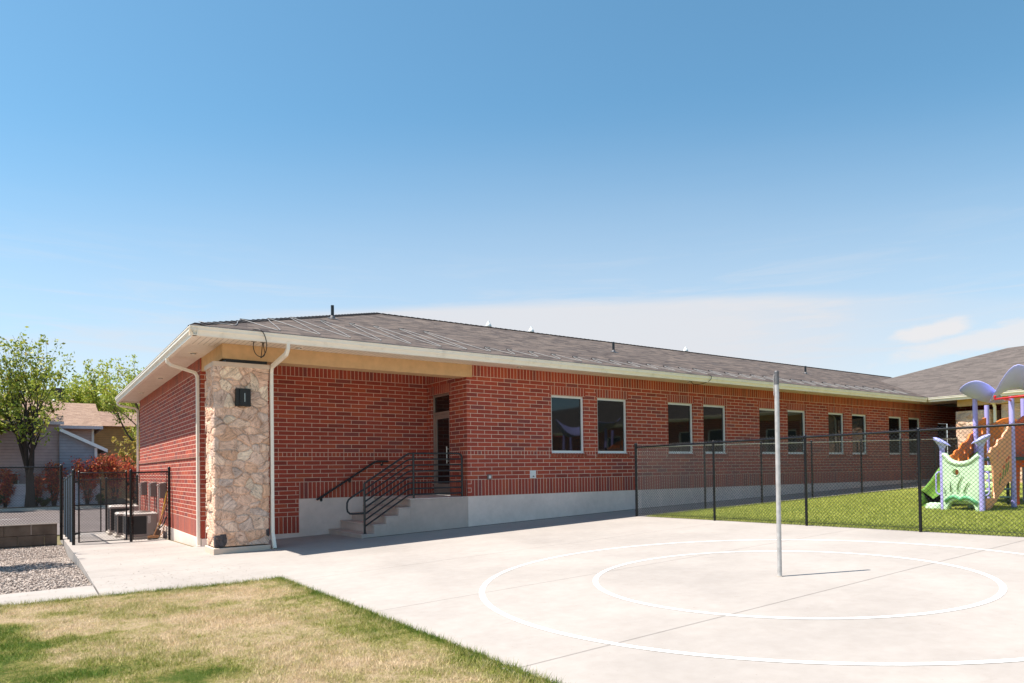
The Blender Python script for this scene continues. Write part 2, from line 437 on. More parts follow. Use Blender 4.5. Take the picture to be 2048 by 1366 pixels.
WIN=[(2.60,3.74),(4.22,5.35),(7.04,8.165),(8.63,9.73),(11.45,12.59),(13.035,14.13),(15.55,16.60),(17.14,18.21),(19.87,20.92),(21.47,22.47)]
ZW0,ZW1=Z(10.45),Z(25.7)
mb=MB()
holes=[(a,b,ZW0,ZW1) for a,b in WIN]+[(24.0,24.9,Z(4),Z(24))]
lint=[(a-.05,b+.05,ZW1,Z(28)) for a,b in WIN]
Pm=lambda u,z:(u,0,z)
wall(mb,Pm,.16,26.0,ZONES,holes,lint)
zl=[z for z in ZONES[:3]]+[(Z(11),2.945,0)]
wall(mb,Pm,0,.16,zl,(),(),[(0,.11,0,Z(4))])
for a,b in WIN:                                       # reveals
    for x0,x1 in ((a,a),(b,b)):
        s=1 if x0==a else -1
        q=[(x0,0,ZW0),(x0,.11,ZW0),(x0,.11,ZW1),(x0,0,ZW1)]
        if s<0: q=q[::-1]
        mb.poly(q,[(p[1],p[2]) for p in q],0)
    q=[(a,0,ZW1),(a,.11,ZW1),(b,.11,ZW1),(b,0,ZW1)]; mb.poly(q,[(p[0],p[1]) for p in q],1)
# return wall of the recess (faces -X), door opening
DY0,DY1,DZ=.86,1.83,2.63
Pr=lambda u,z:(0,D-u,z)
wall(mb,Pr,0,D,ZONES,[(D-DY1,D-DY0,0,DZ)],[(D-DY1-.1,D-DY0+.1,DZ,DZ+.23)])
for y in (DY0,DY1):
    q=[(0,y,0),(.11,y,0),(.11,y,DZ),(0,y,DZ)]
    if y==DY1: q=q[::-1]
    mb.poly(q,[(p[0],p[2]) for p in q],0)
mb.poly([(0,DY1,DZ),(.11,DY1,DZ),(.11,DY0,DZ),(0,DY0,DZ)],None,0)
# recess back wall
Pb=lambda u,z:(u,D,z)
wall(mb,lambda u,z:(u-3.949+.305,D,z),XL+3.949-.305,3.949-.305,ZONES)
wall(mb,lambda u,z:(u-3.949+.305,D,z),XL+3.949-.305,-3.47+3.949-.305,[(Z(-8),Z(-4),1),(Z(-4),0,0)])
# overwrite soldier row left of -3.47 with running bond: small facing 3 mm proud
wall(mb,lambda u,z:(u-3.949+.305,D-.003,z),XL+3.949-.305,-3.47+3.949-.305,[(0,Z(4),0)])
# left wall
zleft=[(Z(-8),Z(-4),1),(Z(-4),Z(10),0),(Z(11),Z(29),0),(Z(29),SOF,1)]
wall(mb,lambda u,z:(XL,YB-u,z),0,YB-D,zleft)
XB=XL-.028                                            # belt course stands proud
q=lambda *p:list(p)
mb.poly([(XB,YB,Z(10)),(XB,D,Z(10)),(XB,D,Z(11)),(XB,YB,Z(11))],[(0,0),(YB-D,0),(YB-D,H),(0,H)],2)
mb.poly([(XL,YB,Z(10)),(XL,D,Z(10)),(XB,D,Z(10)),(XB,YB,Z(10))],None,0)
mb.poly([(XB,YB,Z(11)),(XB,D,Z(11)),(XL,D,Z(11)),(XL,YB,Z(11))],None,0)
mb.poly([(XB,D,Z(10)),(XL,D,Z(10)),(XL,D,Z(11)),(XB,D,Z(11))],None,0)
# rear wall
wall(mb,lambda u,z:(26-u,YB,z),0,26-XL,[(-.4,SOF,0)])
mb.build('brick_wall',[M['brick'],M['soldier'],M['header']],B)
# belt course on the recess / front is flush; foundation
mb=MB()
def fnd(x0,x1,y,zt,proud=.012,n=24):
    for i in range(n):
        a=x0+(x1-x0)*i/n; b=x0+(x1-x0)*(i+1)/n
        mb.poly([(a,y-proud,gz(a,y)-.12),(b,y-proud,gz(b,y)-.12),(b,y-proud,zt),(a,y-proud,zt)])
    mb.poly([(x0,y-proud,zt),(x1,y-proud,zt),(x1,y+.02,zt),(x0,y+.02,zt)])
fnd(.0,26,0,-.001,.012)
fnd(-3.47,0,D,-.001,.02,6); fnd(XL,-3.47,D,Z(-8),.02,4)
mb.poly([(-3.47,D-.02,-1.2),(-3.47,D+.02,-1.2),(-3.47,D+.02,0),(-3.47,D-.02,0)][::-1])
for i in range(10):
    a=D+(YB-D)*i/10; b=D+(YB-D)*(i+1)/10
    mb.poly([(XL-.012,b,-1.7),(XL-.012,a,-1.7),(XL-.012,a,Z(-8)),(XL-.012,b,Z(-8))])
mb.poly([(XL-.012,YB,Z(-8)),(XL-.012,D-.02,Z(-8)),(XL+.02,D-.02,Z(-8)),(XL+.02,YB,Z(-8))])
mb.poly([(XL-.012,D,-1.2),(XL-.012,D-.02,-1.2),(XL-.012,D-.02,Z(-8)),(XL-.012,D,Z(-8))])
mb.build('foundation',M['found'],B)
mb=MB()
for i in range(30):
    a,b=-2.70+i*.96,-2.70+(i+1)*.96-.004; mb.hexa([(a,-.03,gz(a,0)-.05),(b,-.03,gz(b,0)-.05),(b,-.0135,gz(b,0)-.05),(a,-.0135,gz(a,0)-.05)],[(a,-.03,gz(a,0)+.006),(b,-.03,gz(b,0)+.006),(b,-.0135,gz(b,0)+.008),(a,-.0135,gz(a,0)+.008)])
mb.build('expansion_joint',plain('brown_joint_filler',(.11,.075,.055),.95,0,.3,9),B)
# stucco beam over the recess
mb=MB()
mb.box(-5.62,.16,-.006,.38,2.915,SOF-.002)
mb.box(-5.62,-5.25,.38,D+.0,2.915,SOF-.002)
mb.build('stucco_beam',M['stucco'],B,bevel=.006)
# soffit and recess ceiling, gutters
YG,XG=-.95,-6.37; YE=13.25
mb=MB()
def hsheet(x0,x1,y0,y1,z,along):
    q=[(x0,y0,z),(x0,y1,z),(x1,y1,z),(x1,y0,z)]
    mb.poly(q,[(p[0],p[1]) if along=='x' else (p[1],p[0]) for p in q])
hsheet(XL-.6,23.5,-.83,0.4,SOF,'x'); hsheet(-6.25,XL+.3,0.4,YE-.1,SOF,'y'); hsheet(XL+.3,0.2,.4,D+.1,SOF,'x')
hsheet(21.3,26.1,-40,-.83,SOF,'y')
so=mb.build('soffit',M['soffit'],B)
def gutter(mb, axis, a, b, off, sgn, ztop=3.335):
    """K-profile gutter run along axis from a to b; outer lip at off, sgn points to the house"""
    prof=[(0,ztop),(0,ztop-.018),(.012,ztop-.03),(.014,ztop-.075),(.05,ztop-.125),(.055,ztop-.175),(.125,ztop-.175),(.125,ztop-.02),(.118,ztop-.02),(.118,ztop-.165),(.06,ztop-.165),(.02,ztop-.06),(.016,ztop)]
    n=len(prof)
    def P(t,i):
        d,z=prof[i]
        return (t,off+sgn*d,z) if axis=='x' else (off+sgn*d,t,z)
    sa=prof  # mitred by plain overlap
    for i in range(n):
        j=(i+1)%n
        q=[P(a,i),P(b,i),P(b,j),P(a,j)]
        if (axis=='x')!=(sgn>0): q=q[::-1]
        mb.poly(q)
    mb.poly([P(a,i) for i in range(n)]); mb.poly([P(b,i) for i in reversed(range(n))])
mb=MB()
gutter(mb,'x',XG,21.1,YG,1); gutter(mb,'y',YG+.001,YE,XG,1)
mb.box(-6.245,21.3,-.824,-.80,3.175,3.36); mb.box(-6.245,-6.22,-.80,YE-.05,3.175,3.36); mb.box(-6.22,26,YE-.075,YE-.05,3.175,3.36)
mb.build('gutter',M['cream'],B)
# roof
S=.344
mb=MB()
x0,x1,y0,y1=-6.37,34.0,-.945,YE-.02; hw=6.4275; yr=y0+hw; zr=3.335+S*hw; z0=3.345; xa=x0+hw; sl=math.sqrt(1+S*S)
def roofpoly(pts,fu): mb.poly(pts,[fu(p) for p in pts])
roofpoly([(x0,y0,z0),(x1,y0,z0),(x1,yr,zr),(xa,yr,zr)],lambda p:(p[0],(p[1]-y0)*sl))
roofpoly([(x0,y1,z0),(x0,y0,z0),(xa,yr,zr)],lambda p:(p[1],(p[0]-x0)*sl))
roofpoly([(x1,y1,z0),(x0,y1,z0),(xa,yr,zr),(x1,yr,zr)],lambda p:(p[0],(y1-p[1])*1.035))
roofpoly([(x1,y0,z0),(x1,y1,z0),(x1,yr,zr)],lambda p:(p[1],p[2]))
roofpoly([(x0,y0,z0-.02),(x0,y1,z0-.02),(x1,y1,z0-.02),(x1,y0,z0-.02)],lambda p:(p[0],p[1]))
rf=mb.build('roof',M['shingle'],B)
mb=MB()
def caps(a,b,w=.15,h=.022,step=.2,lift=.012):
    a=Vector(a);b=Vector(b);d=(b-a);n=int(d.length/step);d.normalize()
    side=Vector((0,0,1)).cross(d).normalized(); up=d.cross(side)*-1
    if up.z<0: up=-up
    for i in range(n):
        p=a+d*step*i; e=p+d*(step*1.15); l0=up*(lift+.018); l1=up*lift
        dn=up*-.045
        mb.poly([p+side*w+dn+l0,p+l0,e+l1,e+side*w+dn+l1]); mb.poly([p+l0,p-side*w+dn+l0,e-side*w+dn+l1,e+l1])
        mb.poly([p+side*w+dn+l0,p+side*w+dn,p+l0*.2,p+l0]); mb.poly([p+l0,p+l0*.2,p-side*w+dn,p-side*w+dn+l0])
caps((xa,yr,zr),(31,yr,zr)); caps((x0+.1,y0+.1,z0+.03),(xa,yr,zr)); caps((x0+.1,y1-.1,z0+.03),(xa,yr,zr))
mb.build('ridge_cap',plain('dark_ridge_shingle',(.035,.032,.034),.95,0,.3,9,.003,120,.2),rf)
rz=lambda y: z0+S*(y-y0)
for x,y,ht in ((-2.41,2.585,.335),(6.99,2.29,.33),(18.01,2.46,.32)):
    mb=MB(); z=rz(y)
    mb.tube([(x,y,z-.02),(x,y,z+ht)],.041,12); p=mb.build('vent_pipe',M['blackpipe'],rf,True)
    mb=MB(); mb.lathe((x,y,z),[(.075,-.045),(.07,.01),(.052,.06),(.047,.065)],14)
    mb.poly([(x-.12,y-.15,rz(y-.15)+.008),(x+.12,y-.15,rz(y-.15)+.008),(x+.12,y+.08,rz(y+.08)+.008),(x-.12,y+.08,rz(y+.08)+.008)])
    mb.build('pipe_flashing',M['galvdark'],p)
for x in (4.45,6.30,14.56):
    mb=MB(); z=zr-S*.42
    mb.lathe((x,5.9,z),[(.07,-.03),(.07,.26),(.105,.265),(.11,.29),(.07,.38),(.03,.43),(.03,.46),(.012,.47)],14)
    mb.build('roof_ventilator',M['whitemetal'],rf,True)
# heat cable zigzag on the roof edge
def onroof(x,y): return (x,y,rz(y)+.016)
cab=[(-6.15,-.55),(-6.07,-.66),(-5.55,-.60),(-5.18,.334),(-4.72,-.70),(-4.45,.95),(-3.90,-.66),(-3.75,1.62),(-3.25,-.66),(-3.02,1.68),(-2.55,-.66),(-2.25,1.80),(-1.85,-.68),(-1.62,1.80),(-1.07,-.64),(-.88,1.86),(-.40,-.66),(-.18,1.84),(.30,-.60)]
pk=.05; x=.57
while x<20.6:
    cab+= [(x,pk+.05*math.sin(x*7)),(x+.36,-.72)]; x+=.705
def cablepath(pts):
    out=[]
    for i,(x,y) in enumerate(pts):
        if 0<i<len(pts)-1:
            out+= [(x-.035,y-.04 if y>-.3 else y+.05),(x+.01,y),(x+.055,y-.05 if y>-.3 else y+.05)]
        else: out.append((x,y))
    return out
cp=cablepath(cab)
mb=MB(); fine=[]
for i in range(len(cp)-1):
    (xa_,ya_),(xb_,yb_)=cp[i],cp[i+1]; n=4
    for k in range(n):
        t=k/n; wob=.012*math.sin(i*2.1+k*1.7)
        fine.append(onroof(xa_+(xb_-xa_)*t+wob,ya_+(yb_-ya_)*t))
mb.tube(fine,.0075,5); mb.build('heat_cable',M['cablegrey'],rf,'all')
for x,y in cab:
    if y>-.3:
        a=onroof(x-.02,y+.02); b=onroof(x+.12,y-.02)
        mb=MB(); mb.tube([a,b],.02,6); mb.build('cable_clip',M['cable'],rf)
# soffit down-lights
def downlight(x,y,lit):
    mb=MB()
    mb.lathe((x,y,SOF),[(.085,-.012),(.092,-.006),(.092,.0)],18)
    o=mb.build('soffit_light',M['cream'],so,True)
    mb=MB(); mb.lathe((x,y,SOF-.0125),[(.066,-.001),(.066,.0)],18)
    o2=mb.build('light_aperture',plain('dark_light_recess',(.10,.075,.05),.5),o)
    mb=MB(); mb.lathe((x+.004,y,SOF-.03),[(.008,-.004),(.026,.0),(.028,.012)],12); mb.build('bulb',M['whitemetal'],o,True)
for x,y in ((-4.187,-.27),(1.32,-.36),(7.6,-.36),(13.6,-.36),(19.2,-.36)): downlight(x,y,1)
for x,y in ((-5.89,1.49),(-5.90,6.1),(-5.91,9.98)): downlight(x,y,0)
def loop(pts,r=.009):
    pts=[Vector(p) for p in pts]; out=[]
    for i in range(len(pts)-1):
        p0=pts[max(i-1,0)];p1=pts[i];p2=pts[i+1];p3=pts[min(i+2,len(pts)-1)]
        for k in range(6):
            t=k/6; out.append(.5*((2*p1)+(p2-p0)*t+(2*p0-5*p1+4*p2-p3)*t*t+(3*p1-p0-3*p2+p3)*t**3))
    out.append(pts[-1]); mb=MB(); mb.tube(out,r,6); return mb
for pts in ([(-5.136,-.5,3.22),(-5.15,-.5,3.10),(-5.10,-.5,2.97),(-5.0,-.52,2.92),(-4.945,-.55,2.98),(-4.95,-.5,3.12),(-4.955,-.5,3.22)],
            [(-5.22,-.80,3.40),(-5.13,-.965,3.36),(-5.06,-.975,3.27),(-5.02,-.97,3.10),(-5.03,-.92,2.95),(-5.08,-.80,2.86),(-5.03,-.62,2.93),(-4.99,-.52,3.08),(-4.97,-.5,3.22)],
            [(7.52,-.5,3.22),(7.58,-.52,3.14),(7.70,-.7,3.12),(7.82,-.93,3.2),(7.84,-.99,3.32),(7.80,-.9,3.40)]):
    loop(pts,.0085).build('hanging_cable',M['cable'],so,'all')
for x,y in ((-5.136,-.5),(-4.96,-.5),(7.5,-.5)):
    mb=MB(); mb.lathe((x,y,SOF),[(.05,-.008),(.055,0)],14); mb.build('cable_grommet',M['bronze'],so)
# downspouts (rectangular section)
def spout(path,w,d,name='downspout'):
    mb=MB(); pts=[Vector(p) for p in path]
    sect=[(-w/2,-d/2),(w/2,-d/2),(w/2,d/2),(-w/2,d/2)]
    rings=[]
    for i,p in enumerate(pts):
        if i==0: t=pts[1]-p
        elif i==len(pts)-1: t=p-pts[i-1]
        else: t=(pts[i+1]-p).normalized()+(p-pts[i-1]).normalized()
        t.normalize(); ux=spout_u; ux=(ux-t*ux.dot(t)).normalized(); uy=t.cross(ux)
        rings.append([p+ux*a+uy*b for a,b in sect])
    for i in range(len(rings)-1):
        for k in range(4):
            k2=(k+1)%4; mb.poly([rings[i][k],rings[i][k2],rings[i+1][k2],rings[i+1][k]])
    mb.poly(rings[0]); mb.poly(rings[-1][::-1])
    return mb
spout_u=Vector((1,0,0))
mb=spout([(-4.58,-.86,3.20),(-4.585,-.86,3.06),(-4.60,-.80,2.97),(-4.69,-.12,2.80),(-4.69,-.07,2.70),(-4.69,-.07,-.25),(-4.69,-.075,-.60),(-4.68,-.20,-.905)],.066,.09)
mb.build('downspout',M['cream'],B,bevel=.006)
spout_u=Vector((0,1,0))
mb=spout([(-6.29,2.22,3.19),(-6.29,2.22,3.09),(-6.22,2.20,3.03),(-5.74,2.16,2.89),(-5.69,2.16,2.80),(-5.69,2.16,-.95)],.085,.065)
mb.build('downspout',M['cream'],B,bevel=.006)
mb=spout([(-6.29,13.15,3.19),(-6.29,13.14,3.10),(-6.22,13.11,3.05),(-5.76,13.02,2.97),(-5.69,12.99,2.89),(-5.69,12.99,-1.35)],.085,.065)
mb.build('downspout',M['cream'],B,bevel=.006)
# windows
for a,b in WIN:
    mb=MB(); y0_,y1_=.055,.115; w=.058
    mb.box(a,b,y0_,y1_,ZW0,ZW0+w+.012); mb.box(a,b,y0_,y1_,ZW1-w,ZW1)
    mb.box(a,a+w,y0_+.001,y1_,ZW0+w+.012,ZW1-w); mb.box(b-w,b,y0_+.001,y1_,ZW0+w+.012,ZW1-w)
    mb.box(a+.002,b-.002,.02,.056,ZW0+.001,ZW0+.022)
    f=mb.build('window',M['white'],B,bevel=.004)
    t_=[random.uniform(-.005,.005) for _ in range(4)]
    mb=MB(); mb.poly([(a+w-.002,.093+t_[0],ZW0+w),(b-w+.002,.093+t_[1],ZW0+w),(b-w+.002,.093+t_[2],ZW1-w+.002),(a+w-.002,.093+t_[1]*0+t_[0]+t_[2]-t_[1],ZW1-w+.002)])
    mb.build('pane',M['glass'],f)
    mb=MB(); n=11; bw=(b-a+.12)/n
    for i in range(n):
        x=a-.06+i*bw
        bt=[(x+.005,-.03,Z(9.42)),(x+bw-.005,-.03,Z(9.42)),(x+bw-.005,.02,Z(9.42)),(x+.005,.02,Z(9.42))]
        tp=[(x+.005,-.035,Z(10.18)),(x+bw-.005,-.035,Z(10.18)),(x+bw-.005,.06,Z(10.42)),(x+.005,.06,Z(10.42))]
        mb.hexa(bt,tp)
    s=mb.build('sill',plain('sill_brick',(.29,.066,.036),.8,0,.35,11,.003,90,.3),f,bevel=.004)
    mb=MB(); mb.hexa([(a-.06,-.024,Z(9.44)),(b+.06,-.024,Z(9.44)),(b+.06,.03,Z(9.44)),(a-.06,.03,Z(9.44))],[(a-.06,-.028,Z(10.14)),(b+.06,-.028,Z(10.14)),(b+.06,.058,Z(10.38)),(a-.06,.058,Z(10.38))])
    mb.build('sill_mortar',plain('sill_mortar',(.45,.33,.25),.9),s)
# entry door in the return wall
mb=MB(); fx0,fx1=.05,.11; w=.055
mb.box(fx0,fx1,DY1-w,DY1,0,DZ); mb.box(fx0,fx1,DY0,DY0+w,0,DZ); mb.box(fx0+.001,fx1,DY0+w,DY1-w,DZ-w,DZ); mb.box(fx0+.001,fx1,DY0+w,DY1-w,2.10,2.17)
fr=mb.build('door_frame',M['doorframe'],B,bevel=.004)
mb=MB(); mb.poly([(.085,DY1-w,2.168),(.085,DY0+w,2.168),(.085,DY0+w,DZ-w),(.085,DY1-w,DZ-w)]); mb.build('transom_pane',M['glass'],fr)
mb=MB(); ya,yb=DY0+w+.006,DY1-w-.006; st=.11
mb.box(.062,.105,ya,ya+st*.75,.015,2.095); mb.box(.062,.105,yb-st,yb,.015,2.095); mb.box(.063,.105,ya+st*.75,yb-st,1.985,2.095); mb.box(.063,.105,ya+st*.75,yb-st,.015,.30)
dr=mb.build('door',M['doorframe'],B,bevel=.003)
mb=MB(); mb.poly([(.085,yb-st,.30),(.085,ya+st*.75,.30),(.085,ya+st*.75,1.985),(.085,yb-st,1.985)]); mb.build('pane',M['glass'],dr)
mb=MB(); mb.tube([(.0,ya+.10,.82),(.0,ya+.10,1.25)],.014,10); mb.tube([(.0,ya+.10,.88),(.065,ya+.10,.88)],.01,8); mb.tube([(.0,ya+.10,1.19),(.065,ya+.10,1.19)],.01,8)
mb.build('handle',M['steel'],dr,True)
mb=MB(); mb.lathe((.055,yb-.05,.27),[(.012,-.004),(.016,.0),(.012,.006)],10); mb.build('door_stop',M['steel'],dr)
# far porch door in the front wall under the wing
mb=MB(); a,b,c,d=24.0,24.9,Z(4),Z(24)
mb.box(a,b,.03,.1,d-.06,d); mb.box(a,a+.06,.03,.1,c,d-.06); mb.box(b-.06,b,.03,.1,c,d-.06); mb.box(a+.06,b-.06,.031,.1,c,c+.06)
f=mb.build('window',M['doorframe'],B); mb=MB(); mb.poly([(a+.06,.07,c+.06),(b-.06,.07,c+.06),(b-.06,.07,d-.06),(a+.06,.07,d-.06)]); mb.build('pane',M['glass'],f)

# ------------------------------------------------------------------ stone pillars
def stone_mat():
    m,nt=newmat('fieldstone'); p=pos(nt)
    a=nt.n('ShaderNodeAttribute',attribute_name='stone'); rnd=a.outputs['Fac']
    e=nt.n('ShaderNodeAttribute',attribute_name='edge').outputs['Fac']
    base=nt.ramp(rnd,[(0, (0.852, 0.552, 0.406)), (0.16, (0.803, 0.537, 0.403)), (0.28, (0.868, 0.609, 0.46)), (0.38, (0.77, 0.487, 0.353)), (0.46, (0.721, 0.53, 0.433)), (0.56, (0.87, 0.674, 0.513)), (0.64, (0.836, 0.537, 0.386)), (0.74, (0.762, 0.465, 0.313)), (0.81, (0.86, 0.588, 0.446)), (0.92, (0.655, 0.494, 0.413)), (0.97, (0.08, 0.07, 0.075))],'CONSTANT')
    # per-stone orientation of the veins
    s=nt.sep(p); ang=nt.math('MULTIPLY',rnd,37.0)
    ca,sa=nt.math('COSINE',ang),nt.math('SINE',ang); hor=nt.math('ADD',s[0],s[1])
    uu=nt.math('ADD',nt.math('MULTIPLY',hor,ca),nt.math('MULTIPLY',s[2],sa)); vv=nt.math('SUBTRACT',nt.math('MULTIPLY',s[2],ca),nt.math('MULTIPLY',hor,sa))
    vec=nt.comb(nt.math('MULTIPLY',uu,3.0),nt.math('MULTIPLY',vv,16.0),nt.math('MULTIPLY',rnd,91.0))
    vein=nt.noise(vec,1.6,6,.7,dist=.9)
    base=nt.mix(1.0,base,nt.ramp(vein,[(.32,(.42,.36,.33)),(.44,(.90,.87,.85)),(.55,(1.08,1.06,1.04)),(.68,(1.4,1.36,1.28))]),'MULTIPLY')
    dark=nt.math('MULTIPLY',nt.smooth(vein,.57,.63),nt.math('GREATER_THAN',nt.math('FRACT',nt.math('MULTIPLY',rnd,13.7)),.58))
    base=nt.mix(nt.math('MULTIPLY',dark,.75),base,(.10,.085,.085))
    rustn=nt.smooth(nt.noise(p,6,4,.6),.60,.72); base=nt.mix(nt.math('MULTIPLY',rustn,.30),base,(.56,.31,.18))
    vo=nt.n('ShaderNodeTexVoronoi',feature='DISTANCE_TO_EDGE'); vo.inputs['Scale'].default_value=7.5
    wv=nt.vmath('ADD',p,nt.vmath('MULTIPLY',nt.noise(p,9,4,.7,col=True),(.16,.16,.16))); nt.l(wv,vo.inputs['Vector'])
    crack=nt.math('MULTIPLY',nt.math('SUBTRACT',1.0,nt.smooth(vo.outputs['Distance'],.004,.03)),nt.smooth(nt.noise(p,4.3,3),.45,.6))
    base=nt.mix(nt.math('MULTIPLY',crack,.62),base,(.20,.13,.10))
    vc=nt.n('ShaderNodeTexVoronoi'); vc.inputs['Scale'].default_value=5.0; nt.l(wv,vc.inputs['Vector']); frag=nt.sep(vc.outputs['Color'])[0]
    base=nt.mix(1.0,base,nt.ramp(frag,[(0,(.82,.80,.80)),(.5,(1.0,.99,.98)),(1,(1.14,1.14,1.14))]),'MULTIPLY')
    fine=nt.noise(p,90,4,.7); base=nt.mix(1.0,base,nt.ramp(fine,[(.3,(.8,.8,.8)),(.7,(1.15,1.15,1.15))]),'MULTIPLY')
    col=nt.mix(nt.math('MULTIPLY_ADD',nt.smooth(e,.003,.016),.55,.45),nt.ramp(fine,[(.3,(.72,.46,.33)),(.7,(.84,.58,.43))]),base)
    nt.out(col,.85,0,nt.bump(nt.math('ADD',nt.math('MULTIPLY',vein,.7),nt.math('MULTIPLY',fine,.5)),.018),.3); return m
M['stone']=stone_mat()
DARKSTONES=[((-5.68,-.1,-.68),.985),((-4.83,-.1,-.62),.985),((-5.38,-.1,2.58),.94),((-4.98,-.1,-.2),.93)]
def stone_block(x0,x1,y0,y1,z0,z1,parent,seed,name='stone_facing',step=.016):
    rng=np.random.default_rng(seed)
    per=[(x0,y0),(x1,y0),(x1,y1),(x0,y1)]
    pts=[];nor=[]
    for i in range(4):
        a=np.array(per[i]);b=np.array(per[(i+1)%4]);ln=np.hypot(*(b-a));n=int(ln/step); d=(b-a)/ln; nn=np.array([d[1],-d[0]])
        for k in range(n):
            pts.append(a+d*ln*k/n)
            if k==0:
                c=np.array(per[i-1]);d2=(a-c)/np.hypot(*(a-c)); n2=np.array([d2[1],-d2[0]]); nor.append((nn+n2)*.5)
            else: nor.append(nn)
    pts=np.array(pts);nor=np.array(nor);N=len(pts)
    nz=int((z1-z0)/step)+1; zs=np.linspace(z0,z1,nz)
    P3=np.concatenate([np.repeat(pts[None],nz,0),np.repeat(zs[:,None],N,1)[...,None]],2).reshape(-1,3)
    # stones: seeds over the box surface (3D), so that corners carry whole stones
    ns=int(2*((x1-x0)+(y1-y0))*(z1-z0)/.045)
    idx=rng.integers(0,N,ns*3); sz=rng.uniform(z0,z1,ns*3); cand=np.c_[pts[idx],sz]; keep=[]
    mind=np.where(rng.uniform(0,1,len(cand))<.35,rng.uniform(.24,.36,len(cand)),rng.uniform(.09,.22,len(cand)))
    for c,md in zip(cand,mind):
        if all(((c[0]-k[0])**2+(c[1]-k[1])**2+((c[2]-k[2])*1.25)**2)**.5>md for k in keep): keep.append(c)
        if len(keep)>=ns: break
    S=np.array(keep); sc=np.array([1,1,1.3])
    wob=np.stack([np.sin(P3[:,2]*9+P3[:,0]*7+i*2.1)*.030+np.sin(P3[:,2]*23+P3[:,(i+1)%2]*19+i)*.012 for i in range(3)],1)
    Q=(P3+wob)*sc; SS=S*sc; w=rng.uniform(-.05,.05,len(S))
    d1=np.full(len(Q),9.);d2=np.full(len(Q),9.);id1=np.zeros(len(Q),int)
    for i,s_ in enumerate(SS):
        d=np.sqrt(((Q-s_)**2).sum(1))+w[i]
        m1=d<d1; d2=np.where(m1,d1,np.minimum(d2,d)); id1=np.where(m1,i,id1); d1=np.minimum(d1,d)
    e=d2-d1; rnd=rng.uniform(0,.955,len(S)); dep=rng.uniform(.010,.040,len(S))
    for p_,v_ in DARKSTONES:
        rnd[int(np.argmin(((S-np.array(p_))**2).sum(1)))]=v_
    k=np.clip(e/.032,0,1); k=k*k*(3-2*k)
    nz_=np.sin(P3[:,0]*61+P3[:,2]*47)*np.sin(P3[:,1]*53+P3[:,2]*39)*.004+np.sin(P3[:,2]*120+P3[:,0]*90+rnd[id1]*50)*.003
    disp=k*(dep[id1]+nz_)-.004
    NN=np.repeat(nor[None],nz,0).reshape(-1,2)
    V=P3.copy(); V[:,:2]+=NN*disp[:,None]
    i=np.arange(nz-1)[:,None]*N; j=np.arange(N)[None]; j2=(j+1)%N
    F=np.stack([i+j,i+j2,i+N+j2,i+N+j],2).reshape(-1,4)
    return np_mesh(name,V,F,M['stone'],parent,True,{'stone':rnd[id1],'edge':e})
PX0,PX1,PY0,PY1=-5.79,-4.775,-.105,.66
sp=stone_block(PX0,PX1,PY0,PY1,-.80,2.755,B,11,'stone_pillar')
mb=MB(); mb.box(-5.825,-4.735,-.145,.70,2.74,2.835); mb.build('pillar_cap',M['base'],sp,bevel=.012)
mb=MB(); mb.box(-5.80,-4.765,-.125,.67,2.835,2.8355); mb.box(-5.56,-4.76,-.02,.36,2.836,2.914); mb.build('pillar_flashing',M['bronze'],sp)
mb=MB(); mb.hexa([(-5.835,-.155,-1.05),(-4.745,-.155,-1.05),(-4.745,.70,-1.05),(-5.835,.70,-1.05)],[(-5.835,-.155,-.825),(-4.745,-.155,-.825),(-4.745,.70,-.825),(-5.835,.70,-.825)])
mb.build('pillar_base',M['base'],sp,bevel=.015)
# wedge wall lamp on the pillar
mb=MB(); lx0,lx1=-5.415,-5.13
mb.hexa([(lx0,-.21,1.965),(lx1,-.21,1.965),(lx1,-.10,1.965),(lx0,-.10,1.965)],[(lx0,-.21,2.315),(lx1,-.21,2.315),(lx1,-.10,2.315),(lx0,-.10,2.315)])
mb.box(lx0+.07,lx1-.07,-.245,-.209,1.967,2.313)
wl=mb.build('wall_lamp',M['bronze'],sp,bevel=.006)
mb=MB(); mb.box(lx0+.155,lx0+.166,-.2475,-.2445,2.05,2.22); mb.build('lamp_slot',M['steel'],wl)

# ------------------------------------------------------------------ concrete steps and railings
ST=empty('concrete_steps',(-1.5,1,-.85),'pinkish concrete steps and landing rising to the recessed door','steps')
xs=[-2.735,-2.445,-2.15,-1.842,-1.54]; zt=[-.755,-.555,-.380,-.200,-.015]
mb=MB()
for i in range(5):
    xa_=xs[i]; xb_=xs[i+1] if i<4 else 0.0
    mb.box(xa_,xb_,-.012+(.0 if i else -.004),D-.021,-1.1,zt[i]-.03)
    mb.box(xa_-.018,xb_ if i==4 else xb_+.02,-.012+(.0 if i else -.004),D-.021,zt[i]-.03,zt[i])
mb.build('step_flight',M['steps'],ST,bevel=.008)
mb=MB(); mb.box(xs[4]-.03,0.045,-.013,D-.021,-.0145,-.003); mb.build('landing_slab',M['found'],ST)
RL=empty('step_railing',(-1.4,.08,-.75),'black tube railing with eight rails along the open side of the concrete steps','railing')
yR=.08
def zslope(x): return .37+(x+2.63)*.617
for x,zb,zt_ in ((-2.63,-.76,.37),(-1.415,-.015,1.045),(-.11,-.015,.97)):
    mb=MB(); mb.tube([(x,yR,zb),(x,yR,zt_)],.026,12); mb.lathe((x,yR,zb),[(.05,0),(.05,.012),(.03,.016)],12); mb.build('railing_post',M['rail'],RL,True)
